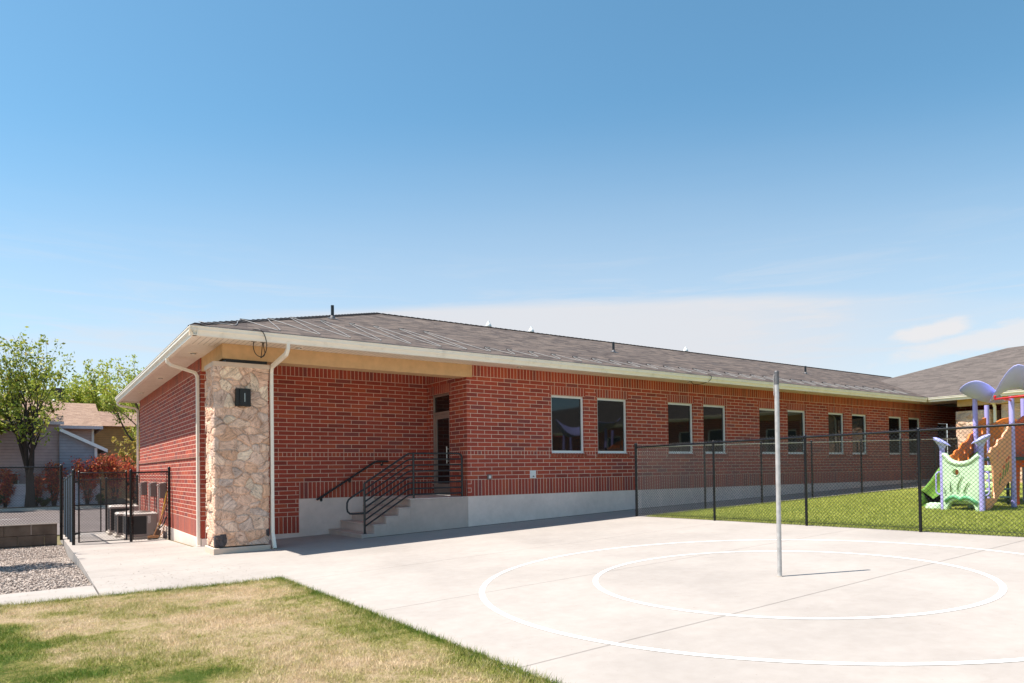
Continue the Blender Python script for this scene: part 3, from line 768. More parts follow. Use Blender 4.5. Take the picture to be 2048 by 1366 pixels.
for k in range(8):
    o=-.137*k; r=.023 if k==0 else .019
    pts=[(-2.63,yR,.37+o)]
    xb=-1.535
    pts+=[(xb-.06,yR,zslope(xb-.06)+o),(xb,yR,zslope(xb)+o-.01),(xb+.08,yR,1.05+o-.003)]
    if k==0: pts+=[(-.24,yR,1.05),(-.17,yR,1.035),(-.125,yR,1.0),(-.11,yR,.94)]
    else: pts+=[(-.11,yR,1.05+o)]
    mb=MB(); mb.tube(pts,r,10); mb.build('handrail' if k==0 else 'horizontal_rail',M['rail'],RL,True)
lp=[(-2.63,yR,.245),(-2.93,yR,.075),(-3.0,yR,.02),(-3.035,yR,-.05),(-3.04,yR,-.16),(-3.025,yR,-.24),(-2.97,yR,-.288),(-2.9,yR,-.295),(-2.63,yR,-.295)]
mb=MB(); mb.tube(lp,.021,10); mb.build('end_loop',M['rail'],RL,True)
HR=empty('wall_handrail',(-2.2,2.0,0),'black sloping handrail bracketed to the brick wall beside the steps','handrail')
yh=D-.085
mb=MB(); mb.tube([(-3.06,yh,-.03),(-3.0,yh,.0),(-1.62,yh,.835),(-1.55,yh,.878),(-1.47,yh,.892),(-1.18,yh,.892)],.026,10); mb.build('rail',M['rail'],HR,True)
for x,z in ((-2.93,.04),(-2.2,.485),(-1.33,.892)):
    mb=MB(); mb.tube([(x,yh,z-.015),(x,yh+.01,z-.07),(x,D-.004,z-.085)],.014,8); mb.tube([(x,D-.022,z-.085),(x,D-.002,z-.085)],.035,12); mb.build('bracket',M['rail'],HR,True)
# small fittings on the front wall
OB=empty('outlet_cover',(.62,0,.46),'small bronze outlet box with pale face low on the front brick wall','outlet')
mb=MB(); mb.box(.565,.675,-.035,-.001,.40,.525); mb.build('housing',M['greybox'],OB,bevel=.006)
mb=MB(); mb.box(.595,.655,-.039,-.0345,.43,.50); mb.build('face_plate',M['sticker'],OB,bevel=.003)
VP=empty('wall_vent',(1.97,0,.5),'square white vent plate on the brick wall left of the first window pair','vent')
mb=MB(); mb.box(1.87,2.06,-.02,-.001,.41,.61); vpl=mb.build('plate',M['white'],VP,bevel=.006)
mb=MB()
for i in range(4): mb.box(1.90,2.03,-.027,-.019,.505+i*.022,.514+i*.022)
mb.build('louver',M['white'],VP)
mb=MB(); mb.tube([(1.965,-.05,.46),(1.965,-.018,.46)],.014,10); mb.tube([(1.945,-.046,.455),(1.985,-.046,.455)],.006,6); mb.build('tap',M['bronze'],VP)

# ------------------------------------------------------------------ wing on the right
W=empty('building_wing',(24,-8,-.2),'grey roofed wing with stone front, behind the play structure at the right edge','building')
mb=MB(); wx0,wx1=21.1,36.9; wxr=29.0; wy1=7.0; wy0=-34.0; zw=3.345; zwr=zw+S*(wxr-wx0)
def rp(pts,fu): mb.poly(pts,[fu(p) for p in pts])
rp([(wx0,wy1,zw),(wx0,wy0,zw),(wxr,wy0,zwr),(wxr,wy1-(wxr-wx0),zwr)],lambda p:(p[1],(p[0]-wx0)*sl))
rp([(wx1,wy1,zw),(wx0,wy1,zw),(wxr,wy1-(wxr-wx0),zwr)],lambda p:(p[0],(wy1-p[1])*sl))
rp([(wx1,wy0,zw),(wx1,wy1,zw),(wxr,wy1-(wxr-wx0),zwr),(wxr,wy0,zwr)],lambda p:(p[1],(wx1-p[0])*sl))
rp([(wx0,wy0,zw),(wx1,wy0,zw),(wxr,wy0,zwr)],lambda p:(p[0],p[2]))
wr=mb.build('roof',M['shingle_wing'],W)
mb=MB(); gutter(mb,'y',wy0,-.951,wx0,1); mb.box(wx0+.124,wx0+.15,wy0,-.84,3.175,3.36); mb.build('gutter',M['cream'],W)
mb=MB(); mb.box(21.62,21.95,-9.0,-1.80,2.915,SOF-.002); mb.build('stucco_beam',M['stucco'],W,bevel=.006)
stone_block(21.55,22.5,-2.95,-1.78,-.2,2.72,W,5,'stone_pillar',.03)
stone_block(21.75,22.2,-5.2,-3.3,-.2,2.9,W,8,'stone_wall',.035)
mb=MB()
wall(mb,lambda u,z:(21.85,-5.2-u,z),0,29,[(-.4,SOF,0)],[(.3,1.7,.4,2.5),(4,5.3,1.05,2.6),(6,7.3,1.05,2.6),(10.5,11.8,1.05,2.6),(12.5,13.8,1.05,2.6)])
mb.build('brick_wall',[M['brick'],M['soldier'],M['header']],W)
mb=MB(); wall(mb,lambda u,z:(26.0,0-u,z),0,6,[(-.4,SOF,0)]); mb.build('porch_wall',[M['brick'],M['soldier'],M['header']],W)
for a,b,c,d in [(.3,1.7,.4,2.5),(4,5.3,1.05,2.6),(6,7.3,1.05,2.6),(10.5,11.8,1.05,2.6),(12.5,13.8,1.05,2.6)]:
    mb=MB(); ya,yb=-5.2-b,-5.2-a
    mb.box(21.88,21.94,ya,yb,d-.06,d); mb.box(21.88,21.94,ya,yb,c,c+.06); mb.box(21.881,21.94,ya,ya+.06,c+.06,d-.06); mb.box(21.881,21.94,yb-.06,yb,c+.06,d-.06)
    f=mb.build('window',M['white'],W); mb=MB(); mb.poly([(21.92,yb-.06,c+.06),(21.92,ya+.06,c+.06),(21.92,ya+.06,d-.06),(21.92,yb-.06,d-.06)]); mb.build('pane',M['glass'],f)
spout_u=Vector((0,1,0))
mb=spout([(21.2,-3.12,3.19),(21.2,-3.12,3.05),(21.55,-3.12,2.9),(21.62,-3.12,2.8),(21.62,-3.12,-.1)],.085,.065); mb.build('downspout',M['cream'],W)
mb=MB(); mb.box(22.0,26.0,-9,-.01,-.25,-.04); mb.build('porch_floor',M['court'],W)
# ------------------------------------------------------------------ ground sheets
def lin(a,b,s): 
    n=max(1,int(round((b-a)/s))); return [a+(b-a)*i/n for i in range(n+1)]
def sheet(name, xs, ys, inside, fn, mat, skirt=0.0, parent=None):
    mb=MB(); xs=sorted(set(round(x,4) for x in xs)); ys=sorted(set(round(y,4) for y in ys))
    cell={}
    for i in range(len(xs)-1):
        for j in range(len(ys)-1):
            cell[i,j]=inside((xs[i]+xs[i+1])/2,(ys[j]+ys[j+1])/2)
    idx={}; V=[];F=[]
    def vi(i,j):
        if (i,j) not in idx: idx[i,j]=len(V); V.append((xs[i],ys[j],fn(xs[i],ys[j])))
        return idx[i,j]
    for (i,j),k in cell.items():
        if not k: continue
        F.append((vi(i,j),vi(i+1,j),vi(i+1,j+1),vi(i,j+1)))
        if skirt:
            for di,dj,a,b in ((-1,0,(i,j),(i,j+1)),(1,0,(i+1,j+1),(i+1,j)),(0,-1,(i+1,j),(i,j)),(0,1,(i,j+1),(i+1,j+1))):
                if not cell.get((i+di,j+dj),False):
                    pa,pb=V[vi(*a)],V[vi(*b)]; n=len(V)
                    V.append((pa[0],pa[1],pa[2]-skirt)); V.append((pb[0],pb[1],pb[2]-skirt))
                    F.append((vi(*a),n,n+1,vi(*b)))
    me=bpy.data.meshes.new(name); me.from_pydata(V,[],F); me.materials.append(mat)
    uv=me.uv_layers.new(name='UVMap')
    for l in me.loops: c=me.vertices[l.vertex_index].co; uv.data[l.index].uv=(c.x,c.y)
    me.update(); o=bpy.data.objects.new(name,me); link(o,parent)
    return o
def ground_mat():
    m,nt=newmat('bare_earth'); p=pos(nt)
    n=nt.noise(p,.25,6,.6); c=nt.ramp(n,[(.3,(.13,.105,.06)),(.5,(.17,.14,.075)),(.7,(.10,.11,.045))]); nt.out(c,.95,0,nt.bump(nt.noise(p,14,4),.03),.2); return m
bx=[-1500,-700,-300,-120,-90,-60]+lin(-60,-12,6)+lin(-12,-8.02,1)+[-7.96,-7.94]+lin(-7.9,24,1)+[-6.3]+lin(24,60,6)+[90,120,300,700,1500]
by=[-1500,-700,-300,-120,-90,-60]+lin(-60,-12,6)+lin(-12,18,1)+lin(18,60,6)+[90,120,300,700,1500]
g=sheet('ground',bx,by,lambda x,y:True,lambda x,y:terr(x,y)-.04,ground_mat()); tag(g,'bare earth and dry ground around the buildings','ground',kind='structure')
LX=-5.80; LY=-4.32
def inc(x,y):
    if x<-8.0: return False
    if x<LX: return LY<y<13.0
    if x<4.03: return y<.2 or x<XL or y<D+.2
    return -1.93<y<.3
cx=lin(-8.0,LX,.55)+[-6.3]+lin(LX,4.03,.7)+[6.0]+lin(4.03,27,1.2)
cy=lin(-26,LY,1.2)+lin(LY,-1.93,.6)+lin(-1.93,.2,.5)+[.3]+lin(.3,D+.2,.6)+[1]+lin(D+.2,13,1.0)
o=sheet('court_slab',cx,cy,inc,gz,M['court'],.34); tag(o,'pale sunlit concrete court and walk along the brick building','court',kind='structure')
# side strip of pavement running left, in front of the gravel
o=sheet('pavement',lin(-40,-8.012,2),lin(LY,-2.95,.7),lambda x,y:True,lambda x,y:gz(x,y)-.003-.012*(-8-x),M['court'],.2)
tag(o,'narrow pale concrete pavement between gravel and lawn','pavement',kind='structure')
# painted circles
for r in (2.231,3.628):
    mb=MB(); n=144; w=.032 if r<3 else .034
    for i in range(n):
        a=2*math.pi*i/n; b=2*math.pi*(i+1)/n
        def P(r_,t): x=-1.215+r_*math.cos(t); y=-9.42+r_*math.sin(t); return (x,y,gz(x,y)+.004)
        if max(P(r,a)[0],P(r,b)[0])>4.0: continue
        q=[P(r-w,a),P(r+w,a),P(r+w,b),P(r-w,b)]
        mb.poly(q)
    o=mb.build('court_circle',M['paint']); tag(o,'%s white painted circle on the concrete court'%('inner' if r<3 else 'outer'),'court marking',kind='structure')
# artificial turf
def turf_mat():
    m,nt=newmat('artificial_turf'); p=pos(nt)
    n1=nt.noise(p,38,3,.7); n2=nt.noise(p,.6,4,.6); n3=nt.noise(p,11,4,.7)
    c=nt.ramp(n1,[(.30,(.13,.155,.026)),(.5,(.29,.31,.066)),(.68,(.44,.44,.12))])
    c=nt.mix(1.0,c,nt.ramp(n2,[(.3,(.85,.9,.8)),(.7,(1.2,1.12,1.1))]),'MULTIPLY')
    c=nt.mix(1.0,c,nt.ramp(n3,[(.3,(.75,.78,.7)),(.7,(1.2,1.18,1.1))]),'MULTIPLY')
    nt.out(c,.85,0,nt.bump(nt.math('ADD',n1,n3),.03),.15); return m
M['turf']=turf_mat()
tx=lin(4.06,21.5,1.0)+[6.0]; ty=lin(-32,-1.96,1.2)
o=sheet('turf',tx,ty,lambda x,y:True,lambda x,y:gz(x,y)+.012,M['turf'],.05); tag(o,'bright green artificial turf of the play area','turf',kind='structure')
rng=np.random.default_rng(3)
_vn=np.random.default_rng(77).uniform(0,1,(400,400))
def vnoise(x,y,s):
    u=np.asarray(x)*s+200.0; v=np.asarray(y)*s+200.0; i=np.floor(u).astype(int); j=np.floor(v).astype(int); a=u-i; b=v-j; a=a*a*(3-2*a); b=b*b*(3-2*b); i%=399; j%=399
    return (_vn[i,j]*(1-a)+_vn[i+1,j]*a)*(1-b)+(_vn[i,j+1]*(1-a)+_vn[i+1,j+1]*a)*b
def blades(name,X,Y,Zf,hmin,hmax,w,mat,attr=None,lean=.7,clump=0):
    n=len(X); Zv=np.array([Zf(a,b) for a,b in zip(X,Y)]); an=rng.uniform(0,2*np.pi,n); h=rng.uniform(hmin,hmax,n); ln=rng.uniform(.1,lean,n)*h
    if clump: k_=.45+1.3*(.6*vnoise(X,Y,9)+.4*vnoise(X,Y,23))**1.5*clump; h=h*k_; ln=ln*k_
    la=rng.uniform(0,2*np.pi,n)
    V=np.empty((n,3,3)); dx=np.cos(an)*w/2; dy=np.sin(an)*w/2
    V[:,0]=np.c_[X-dx,Y-dy,Zv]; V[:,1]=np.c_[X+dx,Y+dy,Zv]; V[:,2]=np.c_[X+np.cos(la)*ln,Y+np.sin(la)*ln,Zv+h]
    at={k:np.repeat(v,3) for k,v in attr.items()} if attr else None
    return np_mesh(name,V.reshape(-1,3),np.arange(n*3).reshape(-1,3),mat,None,False,at)
def turfblade_mat():
    m,nt=newmat('turf_fibre'); r=nt.n('ShaderNodeNewGeometry').outputs['Random Per Island']
    c=nt.ramp(r,[(0,(.17,.21,.03)),(.5,(.30,.34,.06)),(1,(.46,.48,.13))]); nt.out(c,.6,0,None,.3,.25); return m
n=110000
X=4.05+17*rng.beta(1,2.2,n); Y=-1.95-9.5*rng.uniform(0,1,n)
o=blades('turf_fibres',X,Y,lambda a,b:gz(a,b)+.010,.025,.045,.011,turfblade_mat()); tag(o,'short green plastic fibres standing on the artificial turf','turf',kind='stuff')
# ------------------------------------------------------------------ lawn
PATCH=[(-9.1,-5.9,.30,.30,1.2),(-9.05,-7.0,.33,.75,1.3),(-9.0,-8.3,.36,.5,1.1),(-8.25,-8.35,.5,.35,.62),(-7.72,-8.95,.45,.33,.85),(-8.35,-6.9,.6,.28,.35),(-7.2,-6.0,.9,.25,.18),(-8.3,-5.3,.5,.2,.2),(-6.3,-7.8,.3,.9,.2)]
def greenness(x,y):
    g=.29+.16*math.sin(x*2.1+y*1.3)*math.sin(y*1.7-x*.6)
    for px,py,rx,ry,s in PATCH:
        d=((x-px)/rx)**2+((y-py)/ry)**2; g+=s*math.exp(-d*.9)
    e=min(LX-x,LY-y); g+=.40*math.exp(-e/.25)
    g+=.10*math.sin(x*9+3*math.sin(y*5))*math.sin(y*8+2*math.sin(x*7))
    return clamp(g,0,1)
def lawn_mat(name,blade):
    m,nt=newmat(name); p=pos(nt); a=nt.n('ShaderNodeAttribute',attribute_name='green').outputs['Fac']
    n1=nt.noise(p,2.6,6,.7); n2=nt.noise(p,22,4,.7)
    f=nt.math('ADD',a,nt.math('MULTIPLY_ADD',n1,1.5,-.80)); f=nt.math('ADD',f,nt.math('MULTIPLY_ADD',n2,1.1,-.55),clamp=True)
    if blade:
        r=nt.n('ShaderNodeNewGeometry').outputs['Random Per Island']
        f=nt.math('ADD',f,nt.math('MULTIPLY_ADD',r,.5,-.25),clamp=True)
        c=nt.ramp(f,[(0,(.72,.56,.37)),(.3,(.63,.51,.29)),(.5,(.47,.43,.17)),(.72,(.30,.31,.055)),(1,(.085,.17,.016))])
        c=nt.mix(1.0,c,nt.ramp(nt.math('FRACT',nt.math('MULTIPLY',r,17.3)),[(0,(.65,.65,.65)),(1,(1.25,1.25,1.25))]),'MULTIPLY')
        nt.out(c,.65,0,None,.25,.25)
    else:
        c=nt.ramp(f,[(0,(.58,.43,.29)),(.35,(.48,.37,.21)),(.6,(.30,.26,.085)),(1,(.09,.13,.02))])
        n3=nt.noise(p,70,4,.75); c=nt.mix(1.0,c,nt.ramp(n3,[(.3,(.62,.6,.58)),(.7,(1.2,1.2,1.2))]),'MULTIPLY')
        nt.out(c,.95,0,nt.bump(nt.math('ADD',n3,n2),.03),.15)
    return m
xs=lin(-40,-12,4)+lin(-12,LX+.0,.12); ys=lin(-40,-14,4)+lin(-14,LY,.12)
o=sheet('lawn',xs,ys,lambda x,y:True,lambda x,y:gz(x,y)+.006+.012*math.sin(x*3)*math.sin(y*2.6),lawn_mat('dry_lawn_soil',False),.1)
at=o.data.attributes.new('green','FLOAT','POINT'); at.data.foreach_set('value',[greenness(v.co.x,v.co.y) for v in o.data.vertices])
tag(o,'dry tan lawn with green patches beside the concrete court','lawn',kind='structure')
n=520000
X=LX+.03-9.0*rng.beta(1.0,2.0,n); Y=rng.uniform(-11.6,LY+.03,n)
# thin out bare spots
keep=[]
for i in range(n):
    s=math.sin(X[i]*4.1+1.3*math.sin(Y[i]*2.7))*math.sin(Y[i]*3.3+1.1*math.sin(X[i]*3.9))
    keep.append(rng.uniform()<.85-.45*max(0,s))
keep=np.array(keep)&(rng.uniform(0,1,n)<.25+1.1*vnoise(X,Y,6.5)); X,Y=X[keep],Y[keep]
ne=16000; t=rng.uniform(0,1,ne); j=rng.exponential(.05,ne)
ex=np.where(t<.62,LX+.05-j,LX-(t-.62)/.38*3.9); ey=np.where(t<.62,LY-t/.62*7.3,LY+.05-j); X=np.r_[X,ex]; Y=np.r_[Y,ey]
n2=30000; X=np.r_[X,rng.uniform(-20,-9.0,n2)]; Y=np.r_[Y,rng.uniform(-13,LY,n2)]
G_=np.array([greenness(a,b) for a,b in zip(X,Y)])
o=blades('grass_blades',X,Y,lambda a,b:gz(a,b)+.004,.018,.040,.0045,lawn_mat('grass_blade',True),{'green':G_},1.3,1.0)
tag(o,'short dry and green grass blades of the lawn','grass',kind='stuff')
m_=rng.uniform(0,1,len(ex))<.5
o=blades('edge_grass',ex[m_],ey[m_],lambda a,b:gz(a,b)+.004,.03,.085,.005,lawn_mat('edge_grass_blade',True),{'green':np.clip(G_[-n2-ne:-n2][m_]+.15,0,1)},.9)
tag(o,'taller green grass tufts hanging over the lawn edge','grass',kind='stuff')
# ------------------------------------------------------------------ gravel
def gravel_mat(name,island):
    m,nt=newmat(name); p=pos(nt)
    r=nt.n('ShaderNodeNewGeometry').outputs['Random Per Island'] if island else nt.noise(p,45,3,.8)
    c=nt.ramp(r,[(0,(.15,.12,.105)),(.2,(.35,.28,.24)),(.45,(.46,.38,.33)),(.62,(.26,.225,.205)),(.8,(.54,.455,.40)),(1,(.36,.265,.20))],'CONSTANT' if island else 'LINEAR')
    if not island: c=nt.mix(1.0,c,(.72,.70,.70),'MULTIPLY')
    nt.out(c,.9,0,nt.bump(nt.noise(p,60,3),.02),.25); return m
def gvz(x,y): return terr(x,y)+.0
o=sheet('gravel',lin(-40,-12,4)+lin(-12,-8.012,.4),lin(-2.95,9.5,.6),lambda x,y:True,lambda x,y:terr(x,y)-.01-.01*max(0,-8-x),gravel_mat('gravel_bed',False),.1)
tag(o,'grey crushed gravel bed left of the concrete pad','gravel',kind='structure')
n=26000; X=-8.02-6.0*rng.beta(1,2.0,n); Y=rng.uniform(-2.95,9.4,n)
base=np.array([[1,0,0],[0,1,0],[-1,0,0],[0,-1,0],[0,0,1],[0,0,-1]],float)
fc=np.array([[0,1,4],[1,2,4],[2,3,4],[3,0,4],[1,0,5],[2,1,5],[3,2,5],[0,3,5]])
sc=rng.uniform(.009,.026,(n,1,1))*rng.uniform(.7,1.3,(n,1,3))*np.array([1,1,.75]); an=rng.uniform(0,6.28,n); ca,sa=np.cos(an),np.sin(an)
V=base[None]*sc+rng.normal(0,.003,(n,6,3)); Vx=V[:,:,0]*ca[:,None]-V[:,:,1]*sa[:,None]; Vy=V[:,:,0]*sa[:,None]+V[:,:,1]*ca[:,None]
Zv=np.array([terr(a,b)-.004-.01*max(0,-8-a) for a,b in zip(X,Y)])
V=np.stack([Vx+X[:,None],Vy+Y[:,None],V[:,:,2]+Zv[:,None]],2)
F=(fc[None]+np.arange(n)[:,None,None]*6).reshape(-1,3)
o=np_mesh('pebbles',V.reshape(-1,3),F,gravel_mat('loose_pebble',True)); tag(o,'loose grey and tan pebbles covering the gravel bed','gravel',kind='stuff')
# leaf litter on the pad
n=650; X=np.r_[rng.uniform(-8.0,-5.9,400),rng.uniform(-9.3,-5.8,250)]; Y=np.r_[rng.uniform(-4.2,6,400),rng.uniform(-4.25,-2,250)]
msk=(X>-8.0)|(Y<-2.98); X,Y=X[msk],Y[msk]; n=len(X); an=rng.uniform(0,6.28,n); s=rng.uniform(.006,.020,n); k=rng.uniform(.25,.6,n)
V=np.empty((n,4,3)); Zv=np.array([gz(a,b)+.003+.001-(.003+.012*(-8-a) if a<-8 else 0) for a,b in zip(X,Y)])
for q,(a,b) in enumerate(((1,0),(0,1),(-1,0),(0,-1))):
    V[:,q,0]=X+s*(a*np.cos(an)-b*k*np.sin(an)); V[:,q,1]=Y+s*(a*np.sin(an)+b*k*np.cos(an)); V[:,q,2]=Zv+rng.uniform(0,.006,n)
def litter():
    m,nt=newmat('dry_leaf_bits'); r=nt.n('ShaderNodeNewGeometry').outputs['Random Per Island']
    nt.out(nt.ramp(r,[(0,(.07,.075,.08)),(.5,(.22,.18,.14)),(1,(.38,.33,.27))]),.9); return m
o=np_mesh('leaf_litter',V.reshape(-1,3),np.arange(n*4).reshape(-1,4),litter()); tag(o,'scattered dry leaf bits on the pale concrete pad','litter',kind='stuff')
# ------------------------------------------------------------------ road behind
def asphalt():
    m,nt=newmat('worn_asphalt'); p=pos(nt); n=nt.noise(p,.5,5,.6); f=nt.noise(p,40,3,.7)
    c=nt.ramp(n,[(.3,(.128,.102,.096)),(.7,(.165,.136,.128))]); c=nt.mix(1.0,c,nt.ramp(f,[(.3,(.8,.8,.8)),(.7,(1.2,1.2,1.2))]),'MULTIPLY')
    nt.out(c,.9,0,nt.bump(f,.006),.25); return m
o=sheet('road',lin(-60,60,4),lin(13.02,38.0,2),lambda x,y:True,lambda x,y:(terr(x,y) if y<17 else -1.45)-.006,asphalt()); tag(o,'grey asphalt road behind the fence','road',kind='structure')
mb=MB()
for x0_,x1_,y in ((-12.5,-9.3,27.4),):
    mb.poly([(x0_,y-.06,-1.451),(x1_,y+.16,-1.451),(x1_,y+.28,-1.451),(x0_,y+.06,-1.451)])
o=mb.build('road_line',M['paint']); tag(o,'thin white painted line on the asphalt road','road marking',kind='structure')
mb=MB()
for i in range(30):
    a=-60+4*i; mb.box(a,a+3.985,38.0,38.22,-1.7,-1.31); mb.box(a,a+3.985,37.55,37.999,-1.7,-1.435)
o=mb.build('kerb',M['kerb'],bevel=.02); tag(o,'far concrete kerb and gutter along the road','kerb',kind='structure')
def planting():
    m,nt=newmat('leaf_mulch'); p=pos(nt); n=nt.noise(p,3,5,.7); c=nt.ramp(n,[(.3,(.07,.045,.03)),(.6,(.17,.12,.08)),(.8,(.10,.11,.04))]); nt.out(c,.95,0,nt.bump(n,.08),.2); return m
o=sheet('planting_bed',lin(-60,60,3),lin(38.23,48,1.5),lambda x,y:True,lambda x,y:-1.34+.05*math.sin(x*2+y)+.02*(y-38),planting(),.2); tag(o,'mulched planting bed between kerb and houses','planting bed',kind='structure')
# ------------------------------------------------------------------ tetherball pole
T=empty('tetherball_pole',(-1.215,-9.42,-.72),'pale galvanised steel pole with dark top standing in the middle of the painted court circles','pole')
px,py=-1.213,-9.42
mb=MB(); mb.tube([(px,py,-.74),(px+.01,py,1.0),(px+.014,py,1.63)],.0275,20); mb.build('pole',M['galv'],T,True)
mb=MB(); mb.tube([(px+.014,py,1.625),(px+.016,py,1.785)],.0283,20); mb.lathe((px+.016,py,1.785),[(.0283,0),(.024,.008),(.008,.012)],20); pt=mb.build('pole_top',M['galvdark'],T,True)
mb=MB(); mb.lathe((px,py,gz(px,py)),[(.034,0),(.034,.006),(.029,.01)],20); mb.build('ground_sleeve',M['kerb'],T,True)
mb=MB(); ex_,ey_=px-.036*.824+.016,py+.036*.566
mb.tube([(px+.012,py,1.745),(ex_,ey_,1.745)],.006,8)
for k in range(13):
    z=1.735-.016*k; a=(k%2)*math.pi/2+.4; c_=Vector((ex_-.004*math.sin(k*.8),ey_,z)); d_=Vector((math.cos(a),math.sin(a),0))
    mb.tube([c_+d_*.0055*math.cos(q)+Vector((0,0,.011*math.sin(q))) for q in [i*math.pi/4 for i in range(8)]],.0021,5,closed=True)
mb.tube([Vector((ex_-.004,ey_,1.515))+Vector((.009*math.cos(q)*.8,.006*math.cos(q),.022*math.sin(q))) for q in [i*math.pi/6 for i in range(12)]],.003,5,closed=True)
mb.build('chain',M['galv'],pt)
# ------------------------------------------------------------------ chain-link fences
def link_mesh(mb,p0,p1,zb,zt,sp=.072,r=.0034,over=.035):
    """diagonal wires between plan points p0,p1; zb,zt: functions of the distance"""
    p0=Vector((p0[0],p0[1],0));p1=Vector((p1[0],p1[1],0)); d=p1-p0; Ln=d.length; d.normalize(); nrm=Vector((-d.y,d.x,0))
    hh=max(zt(0)-zb(0),zt(Ln)-zb(Ln))+over
    for sgn in (1,-1):
        k=-int(hh/sp)-1
        while k*sp<Ln+hh:
            u0=k*sp; a=max(0.0,0.0 if sgn>0 else 0.0)
            # u = u0 + v (sgn=1)   or u = u0 - v + hh..., v in [0,h]
            if sgn>0: lo=max(0,-u0); hi=min(hh,Ln-u0); f=lambda v:u0+v
            else: lo=max(0,u0-Ln); hi=min(hh,u0); f=lambda v:u0-v
            if hi-lo>.03:
                def P(v,off):
                    u=f(v); z=zb(u)-over*.5+v*(zt(u)-zb(u)+over*1.5)/hh
                    return p0+d*u+nrm*off+Vector((0,0,z))
                a_=P(lo,sgn*.0025); b_=P(hi,sgn*.0025); t=(b_-a_).normalized(); w1=nrm*r; w2=t.cross(nrm)*r
                i=len(mb.v)
                for c in (a_,b_):
                    for q in (w1,w2,-w1,-w2): mb.v.append(tuple(c+q))
                for q in range(4):
                    q2=(q+1)%4; mb.f.append((i+q,i+q2,i+4+q2,i+4+q)); mb.uv.append([(0,0)]*4); mb.m.append(0)
            k+=1
def post(root,x,y,zb,zt,r=.028,dome=True):
    mb=MB(); mb.tube([(x,y,zb),(x,y,zt)],r,12); mb.lathe((x,y,zt),[(r*1.15,-.02),(r*1.15,.01),(r*.7,.035),(r*.2,.045)],12)
    return mb.build('post',M['black'],root,True)
def barrail(root,a,b,r=.021,name='top_rail'):
    mb=MB(); mb.tube([a,b],r,10)
    return mb.build(name,M['black'],root,True)
def ties(root,x,y,zb,zt,r=.033):
    mb=MB(); n=5
    for i in range(n):
        z=zb+.15+(zt-zb-.25)*i/(n-1); mb=MB(); mb.lathe((x,y,z),[(r,-.012),(r*1.06,0),(r,.012)],10); mb.build('tension_band',M['black'],root)
# 1 court fence along x = 3.95
FH=1.78
F1=empty('chain_link_fence',(3.95,-1.75,-.59),'black chain link fence between the concrete court and the green turf','fence')
fy=[-1.75,-4.21,-6.48,-8.64,-11.2,-13.6]
for i,y in enumerate(fy):
    zb=gz(3.95,y); post(F1,3.95,y,zb-.05,zb+FH+(.05 if i==0 else -.01),.034 if i==0 else .026)
barrail(F1,(3.95,-1.75,gz(3.95,-1.75)+FH-.02),(3.95,-13.6,gz(3.95,-13.6)+FH-.02),.021)
mb=MB(); link_mesh(mb,(3.952,-1.78),(3.952,-13.6),lambda u:gz(3.95,-1.78-u)+.03,lambda u:gz(3.95,-1.78-u)+FH,.070,.0026); mb.build('wire_mesh',M['wire'],F1)
barrail(F1,(3.95,-1.75,gz(3.95,-1.75)+.07),(3.95,-13.6,gz(3.95,-13.6)+.07),.004,'tension_wire'); ties(F1,3.95,-1.75,-.59,1.2,.038)
# 2 walk fence along y=-1.9
F2=empty('chain_link_fence',(6.4,-1.9,-.5),'black chain link fence along the shaded walk at the foot of the brick building','fence')
fx=[3.95,6.39,8.88,11.43,14.3,16.96,19.5,21.3]
for x in fx[1:]: post(F2,x,-1.9,gz(x,-1.9)-.05,gz(x,-1.9)+FH,.028)
zt2=lambda u:gz(3.98+u,-1.9)+FH; zb2=lambda u:gz(3.98+u,-1.9)+.03
mb=MB(); link_mesh(mb,(3.98,-1.903),(21.3,-1.903),zb2,zt2,.075,.0029); mb.build('wire_mesh',M['wire'],F2)
mb=MB(); mb.tube([(x,-1.9,gz(x,-1.9)+FH-.03) for x in lin(3.95,21.3,1.2)],.012,8); mb.build('top_rail',M['galv'],F2,True)
# 3 enclosure, front
EZ=lambda x,y:gz(x,y)
F3=empty('chain_link_fence',(-6.6,6.1,-1.1),'short black chain link panel between the gate and the sunlit brick wall','fence')
zt=.74; zb=-1.12
post(F3,-6.61,6.1,zb-.05,zt,.035); post(F3,-5.70,6.1,zb-.05,zt+.06,.034)
barrail(F3,(-6.61,6.1,zt-.05),(-5.70,6.1,zt-.03),.022); ties(F3,-5.70,6.1,zb,zt,.039)
mb=MB(); link_mesh(mb,(-6.58,6.1),(-5.73,6.1),lambda u:zb+.05,lambda u:zt-.05,.072,.0029); mb.build('wire_mesh',M['wire'],F3)
barrail(F3,(-6.56,6.1,zb+.05),(-6.56,6.1,zt-.05),.008,'tension_bar'); barrail(F3,(-5.76,6.1,zb+.05),(-5.76,6.1,zt-.05),.008,'tension_bar')
